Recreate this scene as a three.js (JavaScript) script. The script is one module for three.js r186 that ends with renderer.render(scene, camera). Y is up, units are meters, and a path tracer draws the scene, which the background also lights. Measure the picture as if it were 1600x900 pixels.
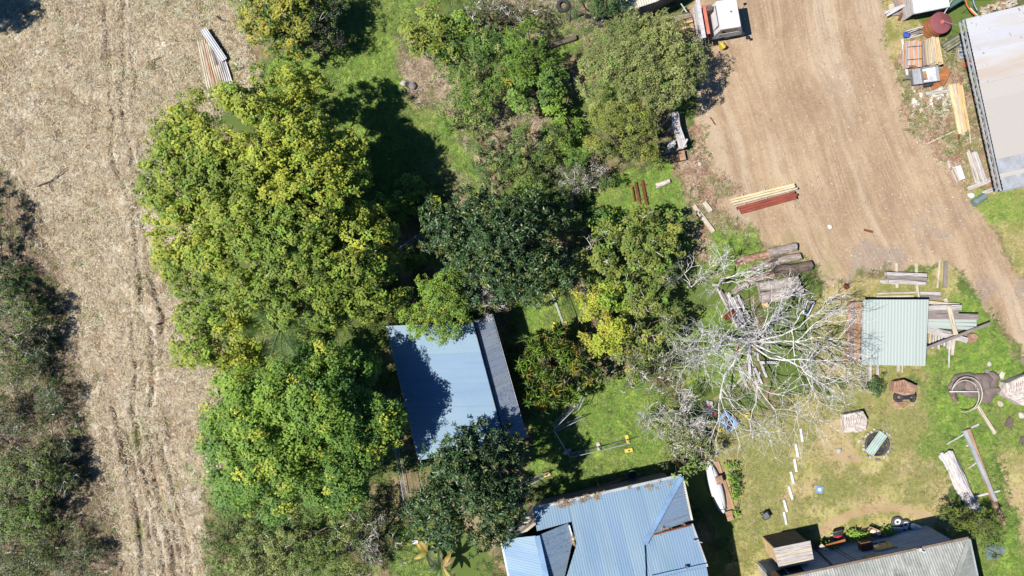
import * as THREE from 'three';
import { Sky } from 'three/addons/objects/Sky.js';
import { mergeGeometries, mergeVertices } from 'three/addons/utils/BufferGeometryUtils.js';
import { RoundedBoxGeometry } from 'three/addons/geometries/RoundedBoxGeometry.js';

// ------------------------------------------------------------ camera, sky, sun, exposure
const scene = new THREE.Scene();
const ALT = 44.4;                                    // drone altitude in metres, looking straight down
const camera = new THREE.PerspectiveCamera(44.14, 16 / 9, 0.5, 2000);
camera.position.set(0, ALT, 0); camera.up.set(0, 0, -1); camera.lookAt(0, 0, 0);
const renderer = new THREE.WebGLRenderer({ antialias: true });
renderer.toneMapping = THREE.LinearToneMapping;
renderer.toneMappingExposure = 1.57;
renderer.shadowMap.enabled = true;
const SUN = new THREE.Vector3(-0.63, 1, 0.14).normalize();
const sky = new Sky(); sky.name = 'sky'; sky.scale.setScalar(1500); sky.userData.kind = 'structure';
sky.material.uniforms.sunPosition.value.copy(SUN);
sky.material.uniforms.turbidity.value = 2.5; sky.material.uniforms.rayleigh.value = 0.85; sky.material.uniforms.mieCoefficient.value = 0.004;
sky.material.uniforms.cloudCoverage.value = 0;
scene.add(sky); scene.environmentIntensity = 0.1;
const sun = new THREE.DirectionalLight(new THREE.Color(1, 0.955, 0.87), 5);
sun.name = 'sun'; sun.position.copy(SUN).multiplyScalar(120); sun.castShadow = true;
Object.assign(sun.shadow.camera, { left: -50, right: 50, top: 40, bottom: -40, near: 1, far: 260 }); sun.shadow.mapSize.set(4096, 4096);
scene.add(sun, sun.target);

// ------------------------------------------------------------ helpers
let _s = 12345;
const rnd = () => { _s = (_s + 0x6d2b79f5) | 0; let t = Math.imul(_s ^ (_s >>> 15), 1 | _s); t = (t + Math.imul(t ^ (t >>> 7), 61 | t)) ^ t; return ((t ^ (t >>> 14)) >>> 0) / 4294967296; };
const seed = (n) => { _s = n * 7919 + 17; };
const rr = (a, b) => a + (b - a) * rnd();
const pick = (a) => a[Math.floor(rnd() * a.length)];
const PERM = new Uint16Array(1024); { seed(3); for (let i = 0; i < 512; i++) PERM[i] = i; for (let i = 511; i > 0; i--) { const j = Math.floor(rnd() * (i + 1)); [PERM[i], PERM[j]] = [PERM[j], PERM[i]]; } for (let i = 0; i < 512; i++) PERM[512 + i] = PERM[i]; }
const lat = (x, y) => PERM[(PERM[x & 511] + y) & 1023] / 511;
const noise = (x, y) => { const xi = Math.floor(x), yi = Math.floor(y), fx = x - xi, fy = y - yi, u = fx * fx * (3 - 2 * fx), v = fy * fy * (3 - 2 * fy), a = lat(xi, yi & 511), b = lat(xi + 1, yi & 511), c = lat(xi, (yi + 1) & 511), d = lat(xi + 1, (yi + 1) & 511); return a + (b - a) * u + (c - a + (a - b - c + d) * u) * v; };
const fbm = (x, y, o = 4) => { let s = 0, a = 0.5, n = 0; for (let i = 0; i < o; i++) { s += a * noise(x, y); n += a; x = x * 2.03 + 17.3; y = y * 2.03 + 5.1; a *= 0.5; } return s / n; };
const clamp = (x, a = 0, b = 1) => Math.min(b, Math.max(a, x));
const sst = (a, b, x) => { const t = clamp((x - a) / (b - a)); return t * t * (3 - 2 * t); };
const s2l = (c) => { c /= 255; return c <= 0.04045 ? c / 12.92 : Math.pow((c + 0.055) / 1.055, 2.4); };
const l2s = (c) => (c <= 0.0031308 ? c * 12.92 : 1.055 * Math.pow(c, 1 / 2.4) - 0.055);
const F = 1.75;                                        // sunlit level ground: picture value over base colour
const lin = (r, g, b) => [s2l(r) / F, s2l(g) / F, s2l(b) / F];
const C = (r, g, b) => new THREE.Color().setRGB(...lin(r, g, b));
const mixc = (a, b, t) => [a[0] + (b[0] - a[0]) * t, a[1] + (b[1] - a[1]) * t, a[2] + (b[2] - a[2]) * t];
const V = (x, y, z) => new THREE.Vector3(x, y, z);
// a place in metres: survey position on the 1600 x 900 plan of the site (25 units to the metre, seen from ALT) at height h
const W = (px, py, h = 0) => V(((px - 800) / 25) * (1 - h / ALT), h, ((py - 450) / 25) * (1 - h / ALT));
const names = new Map();
const numbered = (n) => { const k = names.get(n) ?? 0; names.set(n, k + 1); return k ? n + '_' + String(k).padStart(3, '0') : n; };
function shade(o) { o.traverse((m) => { if (m.isMesh) { m.castShadow = true; m.receiveShadow = true; } }); return o; }
function thing(name, label, category, at = V(0, 0, 0), turn = 0, group) {
  const o = new THREE.Group(); o.name = numbered(name); o.position.copy(at); o.rotation.y = turn; o.userData = { label, category };
  if (group) o.userData.group = group; scene.add(o); o.updateMatrixWorld(true); return o;
}
function part(name, geo, mat, parent, label) {
  const m = new THREE.Mesh(Array.isArray(geo) ? mergeGeometries(geo.map(plain)) : geo, mat); m.name = name; m.castShadow = m.receiveShadow = true;
  if (label) m.userData.label = label; parent.add(m); return m;
}
function single(name, label, category, geo, mat, at, group) {
  const m = part(numbered(name), geo, mat, scene); m.userData = { label, category }; if (group) m.userData.group = group; if (at) m.position.copy(at); return m;
}
function plain(g) { g = g.index ? g.toNonIndexed() : g; for (const k of Object.keys(g.attributes)) if (!['position', 'normal', 'uv'].includes(k)) g.deleteAttribute(k); if (!g.attributes.uv) g.setAttribute('uv', new THREE.BufferAttribute(new Float32Array(g.attributes.position.count * 2), 2)); return g; }
function metreUV(g, ou = rnd() * 7, ov = rnd() * 7) {
  if (!g.attributes.normal) g.computeVertexNormals();
  const p = g.attributes.position, n = g.attributes.normal, uv = new Float32Array(p.count * 2);
  for (let i = 0; i < p.count; i++) { const ax = Math.abs(n.getX(i)), ay = Math.abs(n.getY(i)), az = Math.abs(n.getZ(i)); let u, v; if (ay >= ax && ay >= az) { u = p.getX(i); v = p.getZ(i); } else if (az >= ax) { u = p.getX(i); v = p.getY(i); } else { u = p.getZ(i); v = p.getY(i); } uv[i * 2] = u + ou; uv[i * 2 + 1] = v + ov; }
  g.setAttribute('uv', new THREE.BufferAttribute(uv, 2)); return g;
}
const box = (w, h, d, x = 0, y = 0, z = 0, ry = 0) => { const g = metreUV(new THREE.BoxGeometry(w, h, d)); if (ry) g.rotateY(ry); return g.translate(x, y, z); };
const rbox = (w, h, d, r, x = 0, y = 0, z = 0) => metreUV(new RoundedBoxGeometry(w, h, d, 2, Math.min(r, w / 2.1, h / 2.1, d / 2.1))).translate(x, y, z);
const cyl = (r0, r1, h, n = 12, x = 0, y = 0, z = 0) => new THREE.CylinderGeometry(r0, r1, h, n).translate(x, y, z);
function rough(g, a, f = 3) { const p = g.attributes.position; for (let i = 0; i < p.count; i++) { const x = p.getX(i), y = p.getY(i), z = p.getZ(i), q = (k) => noise(x * f + k * 31.7 + y * 2.1, z * f + y * f + k * 13.1) - 0.5; p.setXYZ(i, x + a * q(1), y + a * q(2), z + a * q(3)); } g.computeVertexNormals(); return g; }
// a rough sawn board along x, split in three so that it can warp a little
function boardGeo(l, t, w, warp = 0.01) { const g = new THREE.BoxGeometry(l, t, w, 3, 1, 1); const p = g.attributes.position, a = rr(-1, 1), b = rr(-1, 1); for (let i = 0; i < p.count; i++) { const s = p.getX(i) / l; p.setY(i, p.getY(i) + warp * a * (4 * s * s - 0.5)); p.setZ(i, p.getZ(i) + warp * b * (4 * s * s - 0.5)); } g.computeVertexNormals(); return metreUV(g); }
function align(m, A, B, roll = 0) { const x = B.clone().sub(A).normalize(), y0 = Math.abs(x.y) > 0.98 ? V(1, 0, 0) : V(0, 1, 0), z = x.clone().cross(y0).normalize(), y = z.clone().cross(x); m.quaternion.setFromRotationMatrix(new THREE.Matrix4().makeBasis(x, y, z)); if (roll) m.rotateX(roll); m.position.copy(A).add(B).multiplyScalar(0.5); return m; }
// a piece between two plan points whose upper face is at height h (number or [h1, h2])
function span(name, p1, p2, w, t, h, mat, parent, label, geo) {
  const [h1, h2] = Array.isArray(h) ? h : [h, h], A = W(p1[0], p1[1], h1), B = W(p2[0], p2[1], h2), l = A.distanceTo(B);
  const m = new THREE.Mesh((geo ?? boardGeo)(l, t, w), mat); m.name = parent ? name : numbered(name); m.castShadow = m.receiveShadow = true; align(m, A, B); m.position.y -= t / 2;
  if (parent) { m.position.sub(parent.position); parent.add(m); } else scene.add(m);
  if (label) m.userData.label = label; return m;
}
function tagged(m, label, category, group) { m.userData = { label, category }; if (group) m.userData.group = group; return m; }
function logGeo(l, t, w, taper = 0.12, n = 11, bump = 0.06) { const g = new THREE.CylinderGeometry(1, 1, l, n, 7); g.rotateZ(-Math.PI / 2); const p = g.attributes.position, k = rr(0, 99), b1 = rr(-1, 1) * 0.05 * w; for (let i = 0; i < p.count; i++) { const s = p.getX(i) / l, y = p.getY(i), z = p.getZ(i), a = Math.atan2(z, y), q = 1 + bump * 4 * (noise(k + s * 5, 10 + Math.cos(a) * 1.4 + Math.sin(a) * 2.2) - 0.5) - taper * s; p.setXYZ(i, p.getX(i) + (Math.abs(s) > 0.49 ? (noise(k + y * 2, z * 2) - 0.5) * 0.12 : 0), y * q * t / 2, z * q * w / 2 + b1 * Math.cos(s * 5)); } g.computeVertexNormals(); return metreUV(g); }
// tapered tube through points
function tube(pts, r0, r1, n = 5, cap = true) {
  const pos = [], nor = [], uv = [], idx = []; let L = 0; const up = V(0.31, 0.12, 0.94).normalize();
  for (let i = 0; i < pts.length; i++) {
    const d = pts[Math.min(i + 1, pts.length - 1)].clone().sub(pts[Math.max(i - 1, 0)]).normalize(), a = d.clone().cross(up).normalize(), b = d.clone().cross(a), r = r0 + (r1 - r0) * (i / (pts.length - 1));
    if (i) L += pts[i].distanceTo(pts[i - 1]);
    for (let j = 0; j <= n; j++) { const t = (j / n) * Math.PI * 2, c = Math.cos(t), s = Math.sin(t), nx = a.x * c + b.x * s, ny = a.y * c + b.y * s, nz = a.z * c + b.z * s; pos.push(pts[i].x + nx * r, pts[i].y + ny * r, pts[i].z + nz * r); nor.push(nx, ny, nz); uv.push(L, t * r0); }
    if (i) for (let j = 0; j < n; j++) { const o = (i - 1) * (n + 1) + j; idx.push(o, o + 1, o + n + 1, o + 1, o + n + 2, o + n + 1); }
  }
  if (cap) for (const e of [0, pts.length - 1]) { const o = e * (n + 1), c = pos.length / 3; pos.push(pts[e].x, pts[e].y, pts[e].z); nor.push(0, e ? 1 : -1, 0); uv.push(0, 0); for (let j = 0; j < n; j++) e ? idx.push(o + j, o + j + 1, c) : idx.push(o + j + 1, o + j, c); }
  const g = new THREE.BufferGeometry(); g.setAttribute('position', new THREE.Float32BufferAttribute(pos, 3)); g.setAttribute('normal', new THREE.Float32BufferAttribute(nor, 3)); g.setAttribute('uv', new THREE.Float32BufferAttribute(uv, 2)); g.setIndex(idx); return g;
}
const rod = (A, B, r, n = 6) => tube([A, B], r, r, n);
// ------------------------------------------------------------ textures and materials
function tex(w, h, f, rep) { const d = new Uint8Array(w * h * 4); for (let y = 0; y < h; y++) for (let x = 0; x < w; x++) { const c = f(x, y), o = (y * w + x) * 4; for (let k = 0; k < 3; k++) d[o + k] = clamp(l2s(clamp(c[k]))) * 255; d[o + 3] = 255; } const t = new THREE.DataTexture(d, w, h); t.colorSpace = THREE.SRGBColorSpace; t.magFilter = THREE.LinearFilter; t.minFilter = THREE.LinearMipmapLinearFilter; t.generateMipmaps = true; t.wrapS = t.wrapT = THREE.RepeatWrapping; if (rep) t.repeat.set(...rep); t.needsUpdate = true; return t; }
const wrapN = (x, y, w, h, sx, sy, o = 3) => { const a = (x / w), b = (y / h), f = (u, v) => fbm(u * sx + 3.7, v * sy + 9.1, o), wx = a, wy = b; return (f(a, b) * (1 - wx) + f(a - 1, b) * wx) * (1 - wy) + (f(a, b - 1) * (1 - wx) + f(a - 1, b - 1) * wx) * wy; };
const grey = (v) => [v, v, v];
const T = {};
T.wood = tex(256, 256, (x, y) => { const s = wrapN(x, y, 256, 256, 4, 46), b = wrapN(x, y, 256, 256, 6, 8), c = wrapN(x, y, 256, 256, 3, 90, 2); let v = 0.45 + 1.1 * (s - 0.35) + 0.5 * (b - 0.5); if (c < 0.36) v *= 0.45; return grey(clamp(v, 0.12, 1)); }, [0.5, 1]);
T.bark = tex(256, 256, (x, y) => { const s = wrapN(x, y, 256, 256, 7, 26), b = wrapN(x, y, 256, 256, 14, 60, 2); let v = 0.5 + 1.3 * (s - 0.45) + 0.7 * (b - 0.5); return grey(clamp(v, 0.1, 1)); }, [0.7, 1]);
T.blotch = tex(256, 256, (x, y) => { const s = wrapN(x, y, 256, 256, 6, 6, 5), b = wrapN(x, y, 256, 256, 50, 50, 2); return grey(clamp(0.72 + 0.8 * (s - 0.5) + 0.35 * (b - 0.5), 0.15, 1)); }, [0.4, 0.4]);
const SP = [{ c: [0.5, 0.42, 0.36] }];
T.blueRoof = tex(512, 512, (x, y) => { const s = wrapN(x, y, 512, 512, 5, 3, 4), st = wrapN(x, y, 512, 512, 60, 3, 3), sp = wrapN(x, y, 512, 512, 90, 90, 2); let c = mixc([0.6, 0.74, 0.88], [0.8, 0.88, 0.95], clamp((s - 0.3) * 2.2)); c = mixc(c, [0.5, 0.56, 0.66], clamp((st - 0.52) * 1.6)); if (sp > 0.735) c = mixc(c, [0.8, 0.8, 0.74], 0.6); if (sp < 0.24) c = mixc(c, [0.3, 0.32, 0.34], 0.5); return c; }, [0.125, 0.125]);
T.lichenRoof = tex(512, 512, (x, y) => { const s = wrapN(x, y, 512, 512, 8, 8, 4), sp = wrapN(x, y, 512, 512, 70, 70, 3), st = wrapN(x, y, 512, 512, 50, 4, 2); let c = mixc([0.55, 0.61, 0.7], [0.72, 0.77, 0.83], s); c = mixc(c, [0.36, 0.36, 0.36], clamp((st - 0.5) * 2)); if (sp > 0.6 + 0.2 * (0.5 - s)) c = mixc(c, [0.85, 0.86, 0.78], clamp((sp - 0.58) * 6)); if (sp < 0.34) c = mixc(c, [0.24, 0.22, 0.2], 0.6); return c; }, [0.2, 0.2]);
T.paleRoof = tex(512, 512, (x, y) => { const s = wrapN(x, y, 512, 512, 9, 2, 4), b = wrapN(x, y, 512, 512, 6, 6, 4), sp = wrapN(x, y, 512, 512, 40, 70, 2); let c = mixc([0.84, 0.86, 0.93], [0.92, 0.93, 0.96], b); c = mixc(c, [0.84, 0.66, 0.46], clamp((s - 0.47) * 5) * 0.9); if (sp > 0.75) c = mixc(c, [0.3, 0.25, 0.22], 0.7); return c; }, [0.13, 0.13]);
T.greyRoof = tex(512, 512, (x, y) => { const b = wrapN(x, y, 512, 512, 7, 7, 5), st = wrapN(x, y, 512, 512, 80, 9, 3), sp = wrapN(x, y, 512, 512, 110, 40, 2); let c = mixc([0.4, 0.4, 0.38], [0.88, 0.88, 0.85], clamp((b - 0.28) * 2)); c = mixc(c, [0.3, 0.3, 0.28], clamp((st - 0.5) * 2.5)); if (sp > 0.66) c = mixc(c, [0.95, 0.95, 0.92], 0.6); return c; }, [0.25, 0.25]);
T.rust = tex(256, 256, (x, y) => { const s = wrapN(x, y, 256, 256, 8, 8, 4), b = wrapN(x, y, 256, 256, 3, 30, 3); return mixc(mixc([0.5, 0.26, 0.14], [0.85, 0.56, 0.34], clamp((s - 0.3) * 2)), [0.3, 0.17, 0.12], clamp((b - 0.5) * 3)); }, [0.6, 0.6]);
// grey grain maps darken what they cover: the base colour is raised by their mean so that C() stays the mean colour
const std = (color, rough = 0.85, map = null, metal = 0, extra = {}) => { const k = map === T.wood ? 1.75 : map === T.bark ? 1.75 : map === T.blotch ? 1.35 : 1; return new THREE.MeshStandardMaterial({ color: new THREE.Color().setRGB(Math.min(1, color.r * k), Math.min(1, color.g * k), Math.min(1, color.b * k)), roughness: rough, metalness: metal, map, ...extra }); };
const white = new THREE.Color(1, 1, 1);
const M = {
  greyWood: std(C(198, 190, 186), 0.9, T.wood), darkWood: std(C(150, 138, 132), 0.9, T.wood), brownWood: std(C(186, 148, 118), 0.9, T.wood), paleWood: std(C(212, 198, 176), 0.9, T.wood), silverWood: std(C(212, 207, 208), 0.85, T.wood),
  pine: std(C(238, 214, 168), 0.8, T.wood), pine2: std(C(226, 192, 140), 0.8, T.wood), redWood: std(C(182, 96, 70), 0.8, T.wood), redWood2: std(C(152, 74, 56), 0.8, T.wood), orangeWood: std(C(226, 160, 112), 0.85, T.wood),
  bark: std(C(172, 157, 147), 0.95, T.bark), logGrey: std(C(194, 180, 170), 0.95, T.bark), barkPale: std(C(226, 211, 200), 0.95, T.bark), barkBrown: std(C(182, 142, 118), 0.95, T.bark), barkDark: std(C(120, 104, 92), 0.95, T.bark), dead: std(C(242, 236, 230), 0.9, T.bark), trunk: std(C(112, 98, 84), 0.95, T.bark),
  rust: std(C(225, 225, 225), 0.9, T.rust), rustRed: std(C(150, 84, 88), 0.85, T.blotch), rustOrange: std(C(226, 184, 146), 0.9, T.rust), rustDark: std(C(168, 120, 104), 0.9, T.rust),
  galv: std(C(205, 208, 212), 0.5, T.blotch, 0.25), galvDark: std(C(140, 142, 146), 0.5, T.blotch, 0.3), steel: std(C(200, 202, 205), 0.4, null, 0.4), white: std(C(242, 243, 246), 0.6, T.blotch), whitePaint: std(C(250, 250, 250), 0.45), cream: std(C(236, 226, 205), 0.7, T.blotch),
  black: std(C(44, 44, 48), 0.75), rubber: std(C(66, 64, 66), 0.9), charcoal: std(C(84, 84, 90), 0.8, T.blotch), glass: new THREE.MeshPhysicalMaterial({ color: new THREE.Color(0.02, 0.025, 0.03), roughness: 0.08, metalness: 0 }),
  yellow: std(C(236, 214, 84), 0.7, T.blotch), blue: std(C(62, 96, 190), 0.7), paleBlue: std(C(140, 176, 214), 0.6, T.blotch), red: std(C(214, 62, 62), 0.5), salmon: std(C(228, 128, 108), 0.7, T.blotch), orange: std(C(230, 120, 60), 0.6),
  mint: [std(C(198, 209, 202), 0.7), std(C(202, 212, 206), 0.7), std(C(194, 205, 198), 0.7)], greenSheet: std(C(188, 208, 196), 0.6, T.blotch), stone: std(C(200, 190, 182), 0.95, T.blotch), stoneDark: std(C(150, 140, 136), 0.95, T.blotch), concrete: std(C(214, 206, 192), 0.95, T.blotch),
  blueRoof: [0, 1, 2].map((i) => std(C(160 + 5 * i, 184 + 4 * i, 206), 0.6, T.blueRoof, 0.1)), lichenBlue: [0, 1].map((i) => std(C(178 + 6 * i, 200 + 4 * i, 222), 0.6, T.lichenRoof, 0.1)), lichenRoof: [0, 1].map((i) => std(C(176 + 8 * i, 186 + 6 * i, 202), 0.65, T.lichenRoof, 0.1)),
  paleRoof: [0, 1].map((i) => std(C(226 + 4 * i, 224 + 4 * i, 226), 0.65, T.paleRoof)), beigeRoof: [0, 1].map((i) => std(C(204 + 4 * i, 196 + 4 * i, 188 + 4 * i), 0.75)), greyRoof: [0, 1].map((i) => std(C(214 + 8 * i, 216 + 8 * i, 210 + 8 * i), 0.75, T.greyRoof)),
  wallBlue: std(C(150, 172, 204), 0.8, T.blotch), wallCream: std(C(216, 202, 180), 0.85, T.blotch), wallGrey: std(C(150, 140, 150), 0.85, T.blotch), tarp: std(C(138, 122, 116), 0.9, T.blotch), soil: std(C(150, 128, 110), 1, T.blotch),
};
for (const m of [...Object.values(M).flat()]) m.side = THREE.DoubleSide;
// ------------------------------------------------------------ ground: one surface with relief, parted into sheets along the edges of what covers it
const GW = 84, GD = 50, MX = 504, MZ = 300;                    // mask cells
const inside = (poly, x, y) => { let c = false; for (let i = 0, j = poly.length - 1; i < poly.length; j = i++) { const [xi, yi] = poly[i], [xj, yj] = poly[j]; if (yi > y !== yj > y && x < ((xj - xi) * (y - yi)) / (yj - yi) + xi) c = !c; } return c; };
const ZONES = {
  field: [[[-300, -200], [360, -200], [385, 20], [400, 60], [398, 130], [320, 200], [300, 330], [300, 560], [352, 610], [348, 700], [325, 770], [318, 900], [330, 1100], [205, 1100], [188, 900], [150, 800], [128, 700], [112, 560], [86, 450], [62, 380], [20, 300], [-300, 240]]],
  yard: [[[1075, -200], [1368, -200], [1380, 30], [1398, 110], [1425, 190], [1478, 250], [1530, 330], [1600, 425], [1800, 640], [1800, 790], [1600, 560], [1545, 490], [1485, 428], [1440, 412], [1360, 420], [1310, 455], [1262, 410], [1190, 375], [1140, 345], [1118, 332], [1150, 300], [1110, 260], [1090, 190], [1100, 120], [1085, 60]]],
  litter: [[[1040, 210], [1090, 190], [1115, 260], [1150, 300], [1118, 332], [1180, 372], [1130, 372], [1098, 350], [1075, 330], [1062, 270]], [[1400, 110], [1425, 60], [1500, 60], [1540, 190], [1552, 290], [1500, 290], [1470, 250], [1425, 190]], [[1060, 330], [1120, 352], [1112, 400], [1090, 420]]],
  lawn: [[[535, -200], [662, -200], [652, 20], [632, 60], [616, 100], [622, 145], [690, 180], [740, 240], [770, 300], [740, 305], [700, 300], [640, 330], [560, 300], [470, 190], [400, 120], [430, 80], [520, 90]], [[815, 590], [860, 620], [940, 600], [1010, 590], [1060, 640], [1060, 740], [960, 750], [870, 778], [835, 720]], [[925, 320], [960, 280], [1050, 240], [1072, 330], [1085, 400], [1010, 360], [930, 340]], [[800, 470], [870, 440], [900, 520], [830, 540], [800, 520]], [[840, 180], [900, 165], [930, 300], [880, 300], [850, 260]], [[612, 830], [690, 830], [700, 1000], [620, 1000]], [[1060, 500], [1150, 470], [1180, 600], [1080, 600]], [[1110, 360], [1190, 365], [1180, 440], [1110, 440]], [[1450, 560], [1545, 500], [1620, 620], [1620, 720], [1545, 700], [1470, 720], [1440, 700], [1440, 600]], [[1480, 440], [1560, 505], [1540, 540], [1500, 500]], [[1500, 690], [1545, 700], [1590, 840], [1640, 1000], [1530, 1000], [1520, 840]], [[820, 20], [920, 40], [880, 90], [830, 60]], [[1510, 300], [1620, 298], [1620, 345], [1530, 340]]],
  drylawn: [[[1060, 720], [1130, 655], [1330, 600], [1430, 590], [1480, 680], [1495, 790], [1545, 840], [1530, 1000], [1120, 1000], [1140, 820], [1130, 760]], [[1300, 440], [1480, 420], [1500, 480], [1460, 580], [1280, 600], [1270, 480]], [[1540, 640], [1800, 560], [1800, 1000], [1620, 1000], [1570, 760]], [[1380, -200], [1440, -200], [1440, 60], [1420, 140], [1395, 110], [1376, 20]], [[1500, 290], [1800, 290], [1800, 640], [1610, 430], [1540, 335]]],
  bed: [[[632, 60], [690, 80], [770, 130], [850, 160], [880, 260], [770, 300], [740, 240], [690, 182], [622, 146], [614, 100]], [[675, 250], [700, 240], [742, 300], [735, 330], [690, 320]], [[890, 400], [930, 360], [930, 460], [890, 450]], [[760, 60], [920, 60], [920, 0], [760, -60]]],
  scrub: [[[-300, 230], [20, 262], [66, 340], [100, 440], [138, 560], [152, 700], [176, 800], [210, 900], [225, 1100], [-300, 1100]]],
};
const ZN = Object.keys(ZONES), mask = {};
for (const k of ZN) {
  let a = new Float32Array(MX * MZ);
  for (let j = 0; j < MZ; j++) for (let i = 0; i < MX; i++) { const x = (i / (MX - 1) - 0.5) * GW, z = (j / (MZ - 1) - 0.5) * GD, px = x * 25 + 800 + 26 * (fbm(x * 0.7, z * 0.7) - 0.5) * 2, py = z * 25 + 450 + 26 * (fbm(x * 0.7 + 40, z * 0.7 + 11) - 0.5) * 2; if (ZONES[k].some((p) => inside(p, px, py))) a[j * MX + i] = 1; }
  for (let pass = 0; pass < 2; pass++) { const b = new Float32Array(a.length); for (let j = 0; j < MZ; j++) for (let i = 0; i < MX; i++) { let s = 0, n = 0; for (let dj = -1; dj <= 1; dj++) for (let di = -1; di <= 1; di++) { const ii = i + di, jj = j + dj; if (ii >= 0 && jj >= 0 && ii < MX && jj < MZ) { s += a[jj * MX + ii]; n++; } } b[j * MX + i] = s / n; } a = b; }
  mask[k] = a;
}
const zone = (k, x, z) => { const a = mask[k], u = clamp((x / GW + 0.5) * (MX - 1), 0, MX - 1.001), v = clamp((z / GD + 0.5) * (MZ - 1), 0, MZ - 1.001), i = Math.floor(u), j = Math.floor(v), fx = u - i, fy = v - j, o = j * MX + i; return (a[o] * (1 - fx) + a[o + 1] * fx) * (1 - fy) + (a[o + MX] * (1 - fx) + a[o + MX + 1] * fx) * fy; };
// distance across wheel ruts pressed into the field: 0 on the rut
const RUTS = [[[160, -30], [168, 60], [172, 130], [180, 200]], [[193, -30], [192, 60], [195, 130], [188, 190]], [[178, 180], [172, 240], [205, 320], [212, 390], [222, 470]], [[197, 672], [212, 740], [226, 800], [240, 880], [246, 960]], [[213, 668], [226, 740], [236, 800], [252, 870], [262, 960]], [[236, 662], [244, 730], [262, 790], [278, 850], [290, 960]], [[228, 662], [238, 740], [250, 790], [268, 860], [282, 960]], [[188, 690], [205, 760], [220, 830], [234, 900]], [[204, 230], [214, 300], [224, 350], [230, 420], [246, 470]], [[242, 460], [256, 500], [250, 520]], [[176, 640], [192, 700], [206, 770], [218, 850], [226, 960]], [[244, 650], [256, 720], [276, 790], [292, 850], [304, 960]], [[206, 500], [212, 570], [206, 640], [222, 700]], [[236, 520], [240, 590], [232, 640]], [[186, 130], [196, 190], [206, 240]]].map((l) => l.map(([x, y]) => [(x - 800) / 25, (y - 450) / 25]));
const segD = (x, z, a, b) => { const dx = b[0] - a[0], dz = b[1] - a[1], t = clamp(((x - a[0]) * dx + (z - a[1]) * dz) / (dx * dx + dz * dz)); return Math.hypot(x - a[0] - t * dx, z - a[1] - t * dz); };
const rutAt = (x, z) => { if (x > -18) return 9; let d = 9; const w = 0.18 * (fbm(x * 1.3, z * 1.3, 2) - 0.5); for (const l of RUTS) for (let i = 1; i < l.length; i++) d = Math.min(d, segD(x + w, z, l[i - 1], l[i])); return d; };
const MOUNDS = [[640, 132, 30, 0.12], [760, 170, 60, 0.14], [1517, 607, 34, 0.16], [60, 600, 60, 0.25], [100, 820, 60, 0.3], [20, 420, 50, 0.2]];
const HI = 3, HX = 84 * 6, HZ = 50 * 6;
function heightRaw(x, z) {
  const f = zone('field', x, z), s = zone('scrub', x, z); let h = 0.02 * (fbm(x * 0.4, z * 0.4, 3) - 0.4);
  if (f > 0.01) { const d = rutAt(x, z); h += f * (0.22 * (fbm(x * 1.1, z * 1.1, 4) - 0.42) + 0.09 * (fbm(x * 4, z * 4, 2) - 0.5) - 0.22 * Math.exp(-(d * d) / 0.014) + 0.1 * Math.exp(-((d - 0.26) ** 2) / 0.014)); }
  if (s > 0.01) h += s * 0.35 * (fbm(x * 0.8, z * 0.8, 4) - 0.4);
  if (zone('yard', x, z) > 0.3) h += 0.05 * (fbm(x * 1.6, z * 1.1, 3) - 0.5);
  for (const [px, py, r, a] of MOUNDS) { const dx = x - (px - 800) / 25, dz = z - (py - 450) / 25, q = (dx * dx + dz * dz) / ((r / 25) ** 2); if (q < 6) h += a * Math.exp(-q * 1.2); }
  return h;
}
const HG = new Float32Array((HX + 1) * (HZ + 1)); for (let j = 0; j <= HZ; j++) for (let i = 0; i <= HX; i++) HG[j * (HX + 1) + i] = heightRaw((i / HX - 0.5) * GW, (j / HZ - 0.5) * GD);
const heightAt = (x, z) => { const u = clamp((x / GW + 0.5) * HX, 0, HX - 0.001), v = clamp((z / GD + 0.5) * HZ, 0, HZ - 0.001), i = Math.floor(u), j = Math.floor(v), fx = u - i, fy = v - j, o = j * (HX + 1) + i; return (HG[o] * (1 - fx) + HG[o + 1] * fx) * (1 - fy) + (HG[o + HX + 1] * (1 - fx) + HG[o + HX + 2] * fx) * fy; };
const PATHS = [[[1279, 836], [1300, 818], [1330, 804], [1360, 796], [1395, 793], [1430, 800], [1455, 814]], [[1216, 838], [1220, 870]], [[1308, 713], [1340, 717]]].map((l) => l.map(([x, y]) => [(x - 800) / 25, (y - 450) / 25]));
const edgeRow = (x, z) => segD(x, z, [18.1, 8.9], [17.1, 14.7]) < 0.2;
const pathAt = (x, z) => { let d = 9; if (z > 9) for (const l of PATHS) for (let i = 1; i < l.length; i++) d = Math.min(d, segD(x, z, l[i - 1], l[i])); return d; };
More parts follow.
